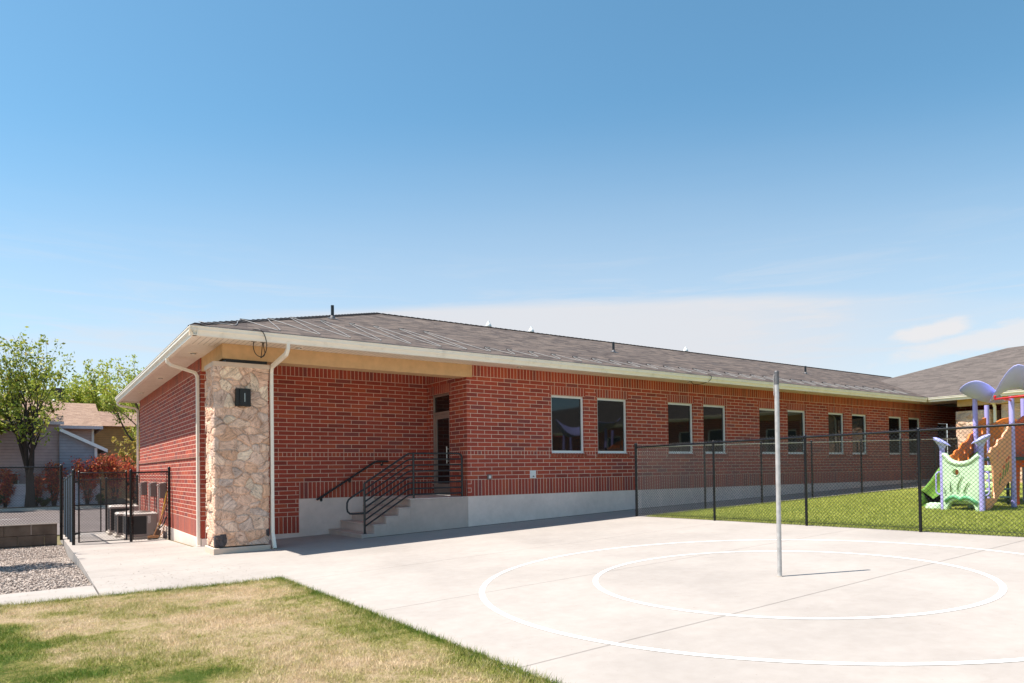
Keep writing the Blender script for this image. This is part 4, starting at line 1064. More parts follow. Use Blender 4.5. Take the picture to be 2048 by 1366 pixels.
# gates
def gate(label,x0,x1,y,zb,zt,rail_z,wr=.0026):
    g=empty('chain_link_gate',((x0+x1)/2,y,zb),label,'gate')
    mb=MB(); mb.tube([(x0,y,zb),(x0,y,zt),(x1,y,zt),(x1,y,zb)],.023,10,closed=True); mb.tube([(x0,y,rail_z),(x1,y,rail_z)],.02,10)
    mb.lathe((x0,y,zt),[(.024,-.01),(.024,.03),(.01,.045)],10); mb.lathe((x1,y,zt),[(.024,-.01),(.024,.03),(.01,.045)],10)
    mb.build('gate_frame',M['black'],g,True)
    mb=MB(); link_mesh(mb,(x0,y),(x1,y),lambda u:zb+.02,lambda u:zt-.02,.072,wr,.01); mb.build('wire_mesh',M['wire'],g)
    for z in (zb+.22,zt-.22):
        mb=MB(); mb.box(x0-.09,x0+.03,y-.03,y+.03,z-.02,z+.02); mb.lathe((x0-.085,y,z),[(.036,-.03),(.036,.03)],10); mb.build('hinge',M['black'],g,bevel=.004)
    mb=MB(); mb.box(x1-.02,x1+.10,y-.035,y+.035,rail_z+.48,rail_z+.53); mb.lathe((x1+.03,y-.04,rail_z+.46),[(.02,0),(.02,.09)],8); mb.build('latch',M['black'],g,bevel=.004)
    return g
gate('nearer black chain link gate with a middle rail facing the concrete pad',-7.77,-6.715,6.1,-1.05,.70,-.11)
gate('rear black chain link gate seen through the enclosure behind the nearer gate',-7.75,-6.86,12.4,-1.24,.50,-.34)
# 4 enclosure side
F4=empty('chain_link_fence',(-7.9,6.1,-1.1),'black chain link side run seen edge on at the left of the air conditioner enclosure','fence')
sz=lambda y:.70-(y-6.1)*.033
for y in (6.1,7.7,9.2,10.9,12.4):
    x=-7.885-.0*(y-6.1); post(F4,x,y,gz(x,y)-.05,sz(y)+.05 if y in(6.1,12.4) else sz(y),.036 if y==6.1 else .03)
barrail(F4,(-7.885,6.1,sz(6.1)),(-7.885,12.4,sz(12.4)),.022)
mb=MB(); link_mesh(mb,(-7.885,6.13),(-7.885,12.37),lambda u:gz(-7.9,6.1+u)+.04,lambda u:sz(6.1+u),.072,.0029); mb.build('wire_mesh',M['wire'],F4)
# 5 enclosure rear
F5=empty('chain_link_fence',(-6.2,12.4,-1.3),'black chain link rear panel behind the air conditioners','fence')
post(F5,-6.70,12.4,-1.3,.53,.032); post(F5,-5.78,12.4,-1.35,.60,.034); barrail(F5,(-6.7,12.4,.49),(-5.78,12.4,.52),.021)
mb=MB(); link_mesh(mb,(-6.68,12.4),(-5.8,12.4),lambda u:-1.24,lambda u:.49,.075); mb.build('wire_mesh',M['wire'],F5)
# 6 street fence on the block wall
F6=empty('chain_link_fence',(-8.04,9.8,-1.1),'taller black chain link fence behind the grey block wall at the far left','fence')
post(F6,-8.04,9.8,-1.25,.93,.042); ties(F6,-8.04,9.8,-1.0,.9,.047)
for x in (-11.0,-14.0,-17.0): post(F6,x,9.8,-1.3,.90,.03)
barrail(F6,(-17,9.8,.89),(-8.04,9.8,.89),.022)
mb=MB(); link_mesh(mb,(-17,9.8),(-8.08,9.8),lambda u:-.74,lambda u:.89,.075,.0034); mb.build('wire_mesh',M['wire'],F6)
BW=empty('block_wall',(-10,9.5,-1.3),'low stained grey concrete block wall at the left edge above the gravel','wall')
mb=MB()
for r_ in range(3):
    z0_=-1.62+.29*r_+.0; x=-8.155
    k=0
    while x>-17:
        ln=.62 if (k or r_%2==0) else .31
        mb.box(max(x-ln+.006,-17),x,9.36+.008*math.sin(x*5+r_*3),9.70,z0_,z0_+.284); x-=ln; k+=1
mb.build('block_course',M['cmu'],BW,bevel=.012)
mb=MB()
for i in range(15): mb.box(-8.15-.62*(i+1)+.005,-8.15-.62*i,9.335,9.71,-.752,-.722)
mb.build('cap_block',plain('pale_cap_block',(.27,.22,.185),.9,0,.2,5,.003,60),BW,bevel=.006)
# ------------------------------------------------------------------ air conditioners
def ac(loc,w,d,h,label):
    x,y,z=loc; A=empty('air_conditioner',(x,y,z),label,'air conditioner','air conditioners beside the sunlit brick wall')
    x0_,x1_,y0_,y1_=x-w/2,x+w/2,y-d/2,y+d/2
    mb=MB(); mb.box(x0_-.05,x1_+.05,y0_-.05,y1_+.05,z-.12,z+.045); mb.build('pad',M['kerb'],A,bevel=.01)
    z0_=z+.05
    mb=MB(); t=.03
    for a,b in ((x0_,y0_),(x0_,y1_-t),(x1_-t,y1_-t)): mb.box(a,a+t,b,b+t,z0_,z0_+h)
    mb.box(x0_,x1_,y0_,y1_,z0_,z0_+.05); mb.box(x0_,x1_,y0_,y1_,z0_+h-.05,z0_+h-.001)
    mb.build('casing',M['acgrey'],A,bevel=.004)
    mb=MB(); mb.box(x1_-.27,x1_,y0_-.002,y0_+.26,z0_+.01,z0_+h-.012); sv=mb.build('service_panel',M['acgrey'],A,bevel=.02)
    mb=MB(); mb.box(x1_-.24,x1_-.17,y0_-.006,y0_-.0015,z0_+h*.60,z0_+h*.92); mb.box(x1_-.235,x1_-.175,y0_-.0065,y0_-.0055,z0_+h*.58,z0_+h*.595); mb.build('rating_label',M['sticker'],sv)
    mb=MB(); mb.box(x1_-.222,x1_-.198,y0_-.0085,y0_-.0062,z0_+h*.645,z0_+h*.675); mb.build('label_mark',M['bronze'],sv)
    mb=MB(); n=26
    for i in range(n):
        zz=z0_+.055+(h-.11)*i/n
        mb.box(x0_+t*.4,x1_-.27,y0_+.010,y0_+.022,zz,zz+.009); mb.box(x0_+.010,x0_+.022,y0_+t,y1_-t,zz,zz+.009); mb.box(x0_+t,x1_-t,y1_-.022,y1_-.010,zz,zz+.009)
    mb.box(x0_+.03,x1_-.272,y0_+.03,y1_-.03,z0_+.03,z0_+h-.03)
    mb.build('coil_louvers',M['coil'],A)
    mb=MB(); mb.hexa([(x0_-.006,y0_-.006,z0_+h),(x1_+.006,y0_-.006,z0_+h),(x1_+.006,y1_+.006,z0_+h),(x0_-.006,y1_+.006,z0_+h)],[(x0_+.04,y0_+.04,z0_+h+.04),(x1_-.04,y0_+.04,z0_+h+.04),(x1_-.04,y1_-.04,z0_+h+.04),(x0_+.04,y1_-.04,z0_+h+.04)])
    tp=mb.build('top_cover',M['aclight'],A,bevel=.01)
    mb=MB(); R0=min(w,d)*.42; zc=z0_+h+.052
    for i in range(9):
        rr=R0*(1-i/9.5); mb.tube([(x+rr*math.cos(a),y+rr*math.sin(a),zc+.03*(i/9)) for a in [k*math.pi/12 for k in range(24)]],.0042,5,closed=True)
    for k in range(8): a=k*math.pi/4; mb.tube([(x+R0*math.cos(a),y+R0*math.sin(a),zc),(x+.03*math.cos(a),y+.03*math.sin(a),zc+.03)],.004,5)
    mb.build('fan_grille',M['acgrey'],tp)
    mb=MB(); mb.lathe((x,y,z0_+h+.0405),[(R0*.95,0),(R0*.95,.001)],24); mb.build('fan_opening',M['coil'],tp)
    return A
ac((-6.26,7.35,-1.10),.78,.72,.60,'nearest and widest air conditioner with white label beside the leaning shovel')
ac((-6.33,9.05,-1.16),.76,.72,.60,'middle air conditioner half hidden behind the nearest one')
ac((-6.36,10.75,-1.19),.80,.76,.78,'tallest air conditioner at the rear of the enclosure')
nm=['rearmost grey disconnect box on the sunlit brick wall','middle grey disconnect box of the three on the sunlit brick wall','nearest grey disconnect box on the brick wall above the yellow shovel handle']
for (y,l) in zip((11.2,9.0,7.15),nm):
    A=empty('disconnect_box',(XL,y,.0),l,'electrical box','disconnect boxes on the sunlit brick wall')
    mb=MB(); mb.box(XL-.16,XL-.001,y-.12,y+.12,-.03,.36); bx_=mb.build('box',M['greybox'],A,bevel=.008)
    mb=MB(); mb.hexa([(XL-.175,y-.13,.30),(XL-.0,y-.13,.30),(XL-.0,y+.13,.30),(XL-.175,y+.13,.30)],[(XL-.165,y-.13,.385),(XL-.0,y-.13,.41),(XL-.0,y+.13,.41),(XL-.165,y+.13,.385)]); mb.build('lid',M['greybox'],A,bevel=.006)
    mb=MB(); mb.tube([(XL-.20,y-.13,.33),(XL-.20,y-.04,.33)],.035,10); mb.build('conduit_cap',M['conduit'],A,True)
    mb=MB(); mb.tube([(XL-.20,y-.10,.33),(XL-.20,y-.10,-.6),(XL-.20,y-.08,-.72)],.019,10); mb.build('conduit',M['conduit'],A,True)
    loop([(XL-.06,y-.08,-.03),(XL-.05,y-.10,-.3),(XL-.07,y-.12,-.55),(XL-.16,y-.10,-.78),(XL-.34,y-.05,-.85)],.013).build('whip_cable',M['cable'],A,'all')
# pipe and rubble at wall foot
A=empty('refrigerant_pipe',(-5.85,6.7,-1.1),'black insulated pipe bundle looping at the wall foot beside the air conditioners','pipe')
loop([(-5.66,6.95,-.55),(-5.74,6.9,-.75),(-5.86,6.85,-.86),(-5.95,7.0,-.92),(-5.98,7.2,-.9)],.022).build('suction_pipe',M['cable'],A,'all')
loop([(-5.66,7.05,-.62),(-5.78,6.8,-.98),(-5.92,6.75,-1.06),(-6.05,6.98,-1.04)],.012).build('liquid_pipe',M['wood'],A,'all')
# leaning tools
def tool(name,label,cat,a,b,mat,r):
    A=empty(name,b,label,cat); mb=MB(); mb.tube([a,b],r,10); return A,mb.build('handle',mat,A,True)
A,h_=tool('shovel','yellow handled shovel leaning on the enclosure post by the brick wall','shovel',(-5.70,6.42,.20),(-5.90,6.42,-.78),M['yellow'],.019)
mb=MB(); mb.tube([(-5.895,6.42,-.74),(-5.925,6.42,-.88)],.022,10); mb.build('socket',M['rust'],A,True)
mb=MB()
ol=[(-.075,0),(.075,0),(.085,-.10),(.06,-.19),(0,-.235),(-.06,-.19),(-.085,-.10)]
mb.prism(ol,lambda u,v,w:(-5.925+u*.92+v*.18,6.40+w+u*.2,-.87+v*.95),.008); mb.build('blade',M['rust'],A)
A,h_=tool('broom','orange wooden handled push broom leaning beside the yellow shovel','broom',(-5.67,6.36,-.02),(-6.05,6.30,-1.0),M['wood'],.015)
mb=MB(); mb.box(-6.20,-5.93,6.26,6.33,-1.065,-1.005); mb.build('broom_head',M['wood'],A,bevel=.006)
mb=MB()
for i in range(26):
    x=-6.195+.0102*i
    for yy in (6.275,6.295,6.315): mb.tube([(x,yy,-1.065),(x+random.uniform(-.008,.008),yy+random.uniform(-.008,.008),-1.125)],.003,4)
mb.build('bristles',M['bristle'],A)
# ------------------------------------------------------------------ play structure
PL=empty('play_structure',(9.3,-7.5,-.4),'colourful plastic play structure with lavender posts, orange panels and green climber behind the fence','play structure')
FLp,FRp,Bp,Ap=(8.447,-7.029),(8.228,-7.91),(9.553,-8.023),(10.78,-6.79)
def vfn(P0,P1,off=0.0):
    d=Vector((P1[0]-P0[0],P1[1]-P0[1])).normalized(); n=Vector((-d.y,d.x))
    return lambda t,z,w:(P0[0]+d.x*t+n.x*(w+off),P0[1]+d.y*t+n.y*(w+off),z)
def ppost(x,y,zt,r=.054,name='post'):
    mb=MB(); mb.tube([(x,y,gz(x,y)-.05),(x,y,zt)],r,18); return mb.build(name,M['lav'],PL,True)
# front green climber wall
green=[(.03,.80),(.047,.858),(.09,.874),(.13,.82),(.161,.772),(.225,.722),(.299,.687),(.37,.667),(.437,.66),(.52,.662),(.607,.674),(.70,.71),(.775,.759),(.84,.81),(.892,.852),(.90,.80),(.885,.2),(.875,-.2),(.868,-.44),(.786,-.44),(.755,-.304),(.72,-.265),(.689,-.242),(.60,-.21),(.518,-.193),(.43,-.185),(.343,-.188),(.28,-.20),(.223,-.226),(.19,-.265),(.16,-.319),(.122,-.44),(.03,-.44)]
slots=[[(.074,.166),(.107,.046),(.13,-.03),(.11,-.066),(.083,-.074),(.074,-.02)],
[(.192,.34),(.239,.234),(.27,.089),(.268,-.016),(.232,-.037),(.198,-.005),(.208,.101),(.217,.207)],
[(.539,.386),(.517,.315),(.46,.21),(.443,.093),(.427,-.012),(.385,-.033),(.359,.026),(.375,.131),(.419,.236),(.476,.328)],
[(.696,.232),(.647,.161),(.605,.083),(.589,-.021),(.548,-.067),(.515,-.036),(.524,.042),(.58,.134),(.635,.2)]]
hole=[(.36+.085*math.cos(a),.445+.08*math.sin(a)) for a in [i*math.pi/10 for i in range(20)]]
f=vfn(FLp,FRp)
gw=panel('climber_wall',green,[smooth_loop(s) for s in slots]+[hole],f,.11,M['mint'],PL,.022)
mb=MB()
for s in slots+[hole]:
    ls=smooth_loop(s) if s is not hole else s
    mb.tube([f(u,v,-.056) for u,v in ls],.011,6,closed=True)
mb.build('slot_rim',M['mint'],gw,'all')
mb=MB(); lip=[(.045,.862),(.085,.865),(.13,.815),(.165,.768),(.225,.722),(.299,.687),(.37,.667),(.437,.66),(.52,.662),(.607,.674),(.70,.71),(.775,.759),(.84,.81),(.89,.85)]
mb.tube([f(u,v-.03,-.02) for u,v in lip],.062,12); mb.build('top_lip',M['mint'],gw,'all')
mb=MB(); mb.tube([f(u,v,-.045) for u,v in ((.10,-.21),(.22,-.12),(.33,-.10),(.45,-.16),(.55,-.11),(.68,-.13),(.84,-.24))],.045,10); mb.build('moulded_ridge',plain('deep_mint_plastic',(.13,.40,.20),.45,0,.1,4),gw,'all')
# low posts with tilted mushroom caps
def capped(x,y,zt,tilt,yaw,w):
    p=ppost(x,y,zt)
    mb=MB(); n=20; prof=[(0,.055),(.07,.05),(.13,.03),(.165,.0),(.16,-.025),(.12,-.045),(.075,-.085),(.056,-.16)]
    base=Vector((x,y,zt+.06))
    ax=Vector((math.cos(yaw),math.sin(yaw),0)); ay=Vector((-math.sin(yaw),math.cos(yaw),0))
    rings=[]
    for r_,z_ in prof:
        ring=[]
        for k in range(n):
            a=2*math.pi*k/n; rr=r_*w if r_>.06 else r_
            t=max(0,min(1,(z_+.10)/.10)); ring.append(base+ax*rr*math.cos(a)+ay*rr*math.sin(a)+Vector((0,0,z_+tilt*rr*math.cos(a)*t)))
        rings.append(ring)
    for i in range(len(rings)-1):
        for k in range(n):
            k2=(k+1)%n; mb.poly([rings[i][k],rings[i+1][k],rings[i+1][k2],rings[i][k2]])
    mb.build('post_cap',M['lavroof'],p,'all')
capped(FLp[0],FLp[1],1.08,-.62,math.radians(-68),1.05)
capped(FRp[0],FRp[1],1.10,.55,math.radians(-68),1.10)
# grab handles
for (x,y),s in ((FLp,-1),(FRp,1)):
    dx,dy=(.377*s,-.926*s); mb=MB()
    mb.tube([(x,y,.46),(x+dx*.09,y+dy*.09,.45),(x+dx*.13,y+dy*.13,.40),(x+dx*.135,y+dy*.135,.0),(x+dx*.10,y+dy*.10,-.05),(x,y,-.07)],.016,8)
    mb.build('grab_handle',M['lav'],PL,True)
# tall posts
for (x,y),zt in ((Bp,2.15),(Ap,2.30),((12.14,-6.52),2.18),((11.77,-7.476),2.25),((10.9,-9.2),2.2)): ppost(x,y,zt)
# deck and treads
mb=MB(); mb.hexa([(x,y,.70) for x,y in (Bp,(10.9,-9.2),(12.14,-6.52),Ap)],[(x,y,.77) for x,y in (Bp,(10.9,-9.2),(12.14,-6.52),Ap)]); mb.build('deck',M['dkgreen'],PL,bevel=.01)
td=MB
tp=vfn(FRp,Bp); tl=vfn(FLp,(FLp[0]+1.32,FLp[1]-.11))
for k in range(5):
    t0=.16+.20*k; z=-.15+.185*k
    a=tp(t0,0,.03);b=tp(t0+.24,0,.03);c=tl(t0+.24,0,-.03);d=tl(t0,0,-.03)
    mb=MB(); mb.hexa([(q[0],q[1],z-.13) for q in (a,b,c,d)],[(q[0],q[1],z) for q in (a,b,c,d)]); mb.build('tread',M['gstep'],PL,bevel=.03)
# side panels
salmon=[(.207,.82),(.25,.865),(.315,.868),(.36,.93),(.40,.985),(.457,.997),(.53,1.0),(.60,1.03),(.644,1.063),(.66,1.12),(.70,1.165),(.78,1.175),(.867,1.195),(.90,1.25),(.935,1.294),(1.0,1.33),(1.06,1.37),(1.098,1.412),(1.15,1.47),(1.262,1.514),(1.23,.231),(1.058,.194),(.746,-.033),(.541,-.208),(.365,-.33),(.145,-.44),(.122,-.13),(.471,-.129),(.487,.206),(.45,.50),(.432,.606),(.367,.761),(.30,.78)]
leafs=[[(.62,.62),(.70,.84),(.735,.93),(.70,.93),(.65,.86),(.62,.75)],[(.84,.80),(.90,.98),(.91,.93),(.87,.80)],[(1.00,.98),(1.07,1.13),(1.075,1.08),(1.03,.97)]]
panel('side_panel',salmon,[smooth_loop(s,1) for s in leafs],vfn(FRp,Bp),.045,M['salmon'],PL,.010)
fs=vfn(FRp,Bp); M['reed']=plain('green_panel_graphic',(.16,.30,.06),.5)
for t,z,l in ((.66,.16,.16),(.80,.28,.22),(.92,.36,.26),(1.02,.44,.22)):
    mb=MB(); mb.tube([fs(t,z,-.026),fs(t+.05,z+l*.6,-.026),fs(t+.06,z+l,-.026)],.012,6); mb.build('panel_reed',M['reed'],PL)
for t,z in ((.70,.34),(.86,.52),(.98,.66),(1.08,.72)):
    mb=MB(); mb.tube([fs(t,z,-.026),fs(t+.03,z+.07,-.026)],.016,6); mb.build('panel_flower',M['redor'],PL)
orangeL=[(.536,.692),(.568,.814),(.68,.85),(.816,.867),(.90,.94),(1.021,.974),(1.15,.985),(1.279,1.056),(1.37,1.13),(1.492,1.158),(1.68,1.18),(1.866,1.255),(1.93,1.32),(1.981,1.367),(2.2,1.42),(2.372,1.506),(2.549,1.642),(2.75,1.74),(2.957,1.788),(3.12,1.825),(3.252,1.837),(3.25,.45),(.55,.2)]
dots=[]
for t,z,a,b in ((1.55,.93,.07,.05),(2.0,1.05,.06,.05),(1.8,.78,.05,.09),(2.55,1.22,.05,.10),(2.9,1.48,.06,.09),(1.1,.76,.07,.07),(2.3,.85,.05,.10)):
    dots.append([(t+a*math.cos(q),z+b*math.sin(q)*(1 if math.sin(q)<0 else 1.5)) for q in [i*math.pi/6 for i in range(12)]])
panel('side_panel',orangeL,dots,vfn((8.6,-6.93),(10.7,-6.72)),.04,M['orange'],PL,.009)
far=[(.012,.60),(.02,1.2),(.029,1.657),(.09,1.683),(.18,1.71),(.271,1.754),(.38,1.81),(.492,1.837),(.605,1.849),(.744,1.807),(.842,1.746),(.946,1.645),(.93,.6)]
arch=[(.375,1.05),(.385,1.30),(.424,1.493),(.45,1.60),(.495,1.678),(.549,1.704),(.587,1.65),(.58,1.3),(.574,1.05)]
fp=vfn((12.163,-6.508),(12.984,-7.071))
panel('back_panel',far,[arch,[(.16+.035*math.cos(a),1.28+.09*math.sin(a)) for a in [i*math.pi/5 for i in range(10)]],[(.78+.03*math.cos(a),1.4+.03*math.sin(a)) for a in [i*math.pi/4 for i in range(8)]]],fp,.05,M['orange'],PL,.01)
mb=MB(); mb.tube([fp(.38,1.62,.0),fp(.60,1.62,.0)],.018,8); mb.build('spindle',M['lav'],PL,True)
Rr=[(.0,1.567),(.179,1.617),(.42,1.74),(.728,1.807),(1.1,1.75),(1.1,.584),(.20,.53),(.15,-.1),(.14,-.42),(.0,-.42)]
panel('end_panel',Rr,[[(.42+.03*math.cos(a),1.5+.05*math.sin(a)) for a in [i*math.pi/5 for i in range(10)]],[(.36+.03*math.cos(a),1.15+.03*math.sin(a)) for a in [i*math.pi/5 for i in range(10)]]],vfn((10.06,-7.87),(10.952,-7.98)),.05,M['redor'],PL,.01)
# petal roofs
eR=Vector((.824*.62+.566*.0,-.566,0)).normalized()
eR=Vector((.41,-.912,0)); eF=Vector((.912,.41,0))
def petal(c,a,b,zf,name='roof_petal',rot=0.0,thick=.085):
    c=Vector(c); n=36; m_=9; top=[];bot=[]
    for i in range(m_+1):
        rr=i/m_
        rt=[];rb=[]
        for k in range(n):
            an=2*math.pi*k/n; s=rr*math.cos(an); t=rr*math.sin(an)
            z=zf(s,t); p=c+eR*(a*s)+eF*(b*t)+Vector((0,0,z)); th=thick*math.sqrt(max(0,1-rr**4))+.012
            rt.append(p+Vector((0,0,th/2))); rb.append(p-Vector((0,0,th/2)))
        top.append(rt);bot.append(rb)
    mb=MB()
    for g_,fl in ((top,False),(bot,True)):
        for i in range(m_):
            for k in range(n):
                k2=(k+1)%n; q=[g_[i][k],g_[i+1][k],g_[i+1][k2],g_[i][k2]]
                if fl: q=q[::-1]
                if i==0: q=[q[0],q[1],q[2]] if not fl else [q[1],q[2],q[3]]
                mb.poly(q)
    for k in range(n):
        k2=(k+1)%n; mb.poly([top[m_][k],bot[m_][k],bot[m_][k2],top[m_][k2]])
    o=mb.build(name,M['lavroof'],PL,'all'); w=o.modifiers.new('weld','WELD'); w.merge_threshold=.001
    return o
petal((10.72,-6.98,2.32),.47,.85,lambda s,t:-.14*s-.03*s*s+(.40*t*t if t>0 else .24*t*t)-.10*(1-s*s)*(1-t*t)+.06*max(0,-s)+.10*s*t)
petal((10.05,-7.93,2.24),.50,.80,lambda s,t:.30-.48*s*s+(.12*t*t if t>0 else .26*t*t)-.16*(1-t*t)*(1-s*s)+.02)
# overhead red bar
mb=MB(); mb.tube([(8.94,-7.93,2.085),(8.945,-7.94,2.06),(9.10,-8.43,2.095),(9.35,-9.3,2.15)],.027,10); mb.build('overhead_bar',M['redbar'],PL,True)
mb=MB(); mb.tube([(8.94,-7.93,2.06),(8.94,-7.93,2.12)],.024,10); mb.lathe((8.94,-7.93,2.12),[(.03,-.015),(.03,.01),(.012,.025)],10); mb.build('bar_knob',M['redbar'],PL,True)
mb=MB(); mb.tube([(9.12,-8.05,2.06),(9.553,-8.023,2.06)],.022,8); mb.build('bar_bracket',M['redbar'],PL,True)
# slides: deep moulded troughs with high side walls and a skirt that stands on the turf
def slide(path,w,hh,mat,skirt=True):
    pts=[Vector(p) for p in path]; mb=MB(); rings=[]
    for i,p in enumerate(pts):
        t=(pts[min(i+1,len(pts)-1)]-pts[max(i-1,0)]); t.z=0; t.normalize(); s=Vector((t.y,-t.x,0))
        zg=gz(p.x,p.y)-.02-p.z if skirt else -.10
        h2=hh*(1-.25*(i/(len(pts)-1)))
        prof=[(-w/2-.07,h2-.05),(-w/2-.03,h2),(-w/2+.02,h2-.03),(-w/2+.06,h2*.45),(-w*.25,.06),(0,.02),(w*.25,.06),(w/2-.06,h2*.45),(w/2-.02,h2-.03),(w/2+.03,h2),(w/2+.07,h2-.05),(w/2+.04,h2-.14),(w/2+.02,min(-.02,zg*.5)),(w/2+.05,zg),(w*.2,zg),(-w*.2,zg),(-w/2-.05,zg),(-w/2-.02,min(-.02,zg*.5)),(-w/2-.04,h2-.14)]
        rings.append([p+s*a+Vector((0,0,b)) for a,b in prof])
    n=len(rings[0])
    for i in range(len(rings)-1):
        for k in range(n):
            k2=(k+1)%n; mb.poly([rings[i][k],rings[i][k2],rings[i+1][k2],rings[i+1][k]])
    mb.poly(rings[0]); mb.poly(rings[-1][::-1])
    o=mb.build('slide',mat,PL,'all'); w_=o.modifiers.new('weld','WELD'); w_.merge_threshold=.001
    sb=o.modifiers.new('sub','SUBSURF'); sb.levels=1; sb.render_levels=1
slide([(11.0,-6.60,.62),(10.6,-6.54,.52),(10.2,-6.52,.30),(9.85,-6.52,.07),(9.5,-6.52,-.14),(9.25,-6.52,-.25),(9.1,-6.52,-.29)],.50,.40,M['greenp'])
slide([(11.0,-8.0,.62),(11.35,-8.35,.50),(11.8,-8.8,.2),(12.2,-9.2,-.10),(12.5,-9.5,-.22)],.6,.30,M['greenp'],False)
mb=MB(); mb.lathe((8.72,-6.72,gz(8.72,-6.72)),[(.20,0),(.19,.07),(.17,.12),(.10,.145),(.02,.15)],18); mb.build('step_pod',M['mint'],PL,True)
# corkscrew disc climber
mb=MB(); mb.tube([(10.35,-7.62,-.45),(10.35,-7.62,.8)],.035,10); ck=mb.build('climber_pole',M['dkgreen'],PL,True)
for z in (-.17,.02,.22): 
    mb=MB(); mb.lathe((10.35,-7.62,z),[(.16,-.02),(.19,0),(.16,.02)],16); mb.build('climber_disc',M['dkgreen'],ck,True)
mb=MB(); mb.box(9.0,9.02,-7.7,-7.3,-.45,-.0); mb.build('support_leg',M['mint'],PL,bevel=.005)

# ------------------------------------------------------------------ trees and shrubs
def bark(name,c):
    m,nt=newmat(name); p=pos(nt); s=nt.sep(p)
    n=nt.noise(nt.comb(nt.math('MULTIPLY',s[0],9),nt.math('MULTIPLY',s[1],9),nt.math('MULTIPLY',s[2],1.6)),1.5,5,.7)
    nt.out(nt.ramp(n,[(.3,tuple(x*.6 for x in c)),(.7,tuple(x*1.3 for x in c))]),.95,0,nt.bump(n,.03),.2); return m
def leafmat(name,stops,tr=.35):
    m,nt=newmat(name); r=nt.n('ShaderNodeNewGeometry').outputs['Random Per Island']
    nt.out(nt.ramp(r,stops),.5,0,None,.35,tr); return m
M['bark']=bark('grey_brown_bark',(.055,.042,.036)); M['bark2']=bark('warm_bark',(.15,.095,.07))
M['leafA']=leafmat('spring_leaf',[(0,(.10,.14,.018)),(.3,(.20,.26,.03)),(.6,(.34,.39,.05)),(.9,(.48,.48,.09)),(1,(.32,.20,.05))])
M['leafB']=leafmat('yellow_green_leaf',[(0,(.22,.30,.04)),(.5,(.38,.44,.06)),(.9,(.52,.52,.10)),(1,(.36,.26,.08))])
M['leafC']=leafmat('ochre_leaf',[(0,(.30,.22,.05)),(.5,(.52,.37,.08)),(1,(.38,.37,.08))])
M['leafR']=leafmat('red_shrub_leaf',[(0,(.22,.03,.035)),(.35,(.50,.07,.05)),(.65,(.68,.15,.07)),(.88,(.72,.30,.10)),(1,(.22,.14,.05))],.4)
M['leafD']=leafmat('dark_hedge_leaf',[(0,(.03,.05,.01)),(.6,(.06,.085,.015)),(1,(.10,.12,.03))])
def tree(name,label,base,ht,rad,seed,leaf,bk,nleaf,lsize,forks=5,vase=.55,split=.35,cat='tree',sub=3,group=None,droop=0.0,clump=6,bare_top=0.0):
    rnd=random.Random(seed); T_=empty(name,base,label,cat,group)
    tb=MB(); tips=[]
    def branch(p,d,ln,r,lev):
        n=5; pts=[p]; rs=[r]; q=Vector(p); dd=Vector(d)
        for i in range(n):
            dd=(dd+Vector((rnd.uniform(-1,1),rnd.uniform(-1,1),rnd.uniform(-.4,.8)-droop*lev))*.14).normalized()
            q=q+dd*(ln/n); pts.append(q.copy()); rs.append(max(.006,r*(1-.13*(i+1)) if lev<sub else r*(1-.18*(i+1))))
        tb.tube(pts,rs,7 if lev<2 else 5,0,False)
        if lev>=2:
            for a in pts[2:]: tips.append((a,lev))
        if lev>=sub: return
        k=4 if lev==1 else 3
        for i in range(k):
            t=rnd.uniform(.3,.97); idx=min(n,int(t*n)+1); o=pts[idx]
            s=Vector((rnd.uniform(-1,1),rnd.uniform(-1,1),rnd.uniform(-.1,.9)))
            nd=(dd*.75+s*.75).normalized(); branch(o,nd,ln*rnd.uniform(.42,.68),rs[idx]*.6,lev+1)
        branch(pts[-1],(dd+Vector((rnd.uniform(-.3,.3),rnd.uniform(-.3,.3),.1))).normalized(),ln*.6,rs[-1]*.8,lev+1)
    b=Vector(base); hs=ht*split; tr_=ht*.021
    tb.tube([b-Vector((0,0,.15)),b+Vector((.02,0,hs*.5)),b+Vector((.0,.03,hs))],[tr_*1.5,tr_*1.1,tr_],10,0,False)
    for k in range(forks):
        a=2*math.pi*k/forks+rnd.uniform(-.35,.35); sp=vase*rnd.uniform(.55,1.15) if k else .12
        d=Vector((math.cos(a)*sp,math.sin(a)*sp,1)).normalized()
        branch(b+Vector((0,0,hs*rnd.uniform(.72,1.0))),d,(ht-hs)*rnd.uniform(.50,.62),tr_*.62,1)
    # clip to the wanted crown radius
    tb.build('trunk',bk,T_,'all')
    g=np.random.default_rng(seed); P=[]
    tips=[t for t in tips]
    if bare_top: tips=[t for t in tips if rnd.random()>bare_top*max(0,(t[0].z-base[2])/ht-.4)]
    idx=g.integers(0,len(tips),nleaf//clump+1); C_=np.array([[*tips[i][0]] for i in idx]); C_=C_+g.normal(0,.16*ht/10,C_.shape)
    C_=np.repeat(C_,clump,0)[:nleaf]+g.normal(0,.13*ht/10,(min(nleaf,len(C_)*clump),3))
    n=len(C_); u=g.normal(size=(n,3)); u/=np.linalg.norm(u,axis=1)[:,None]; v=np.cross(u,g.normal(size=(n,3))); v/=np.linalg.norm(v,axis=1)[:,None]
    s=g.uniform(.6,1.25,(n,1))*lsize
    V=np.stack([C_-u*s*.5,C_+v*s*.28-u*s*.05,C_+u*s*.5,C_-v*s*.28-u*s*.05],1)
    np_mesh('crown',V.reshape(-1,3),np.arange(n*4).reshape(-1,4),leaf,T_)
    return T_
tree('deciduous_tree','upright green tree with many bare upper branches behind the street fence, leftmost in the photo',(-8.9,39.4,-1.4),10.9,3.4,4,M['leafA'],M['bark'],4300,.24,7,.35,.20,bare_top=.72,clump=4)
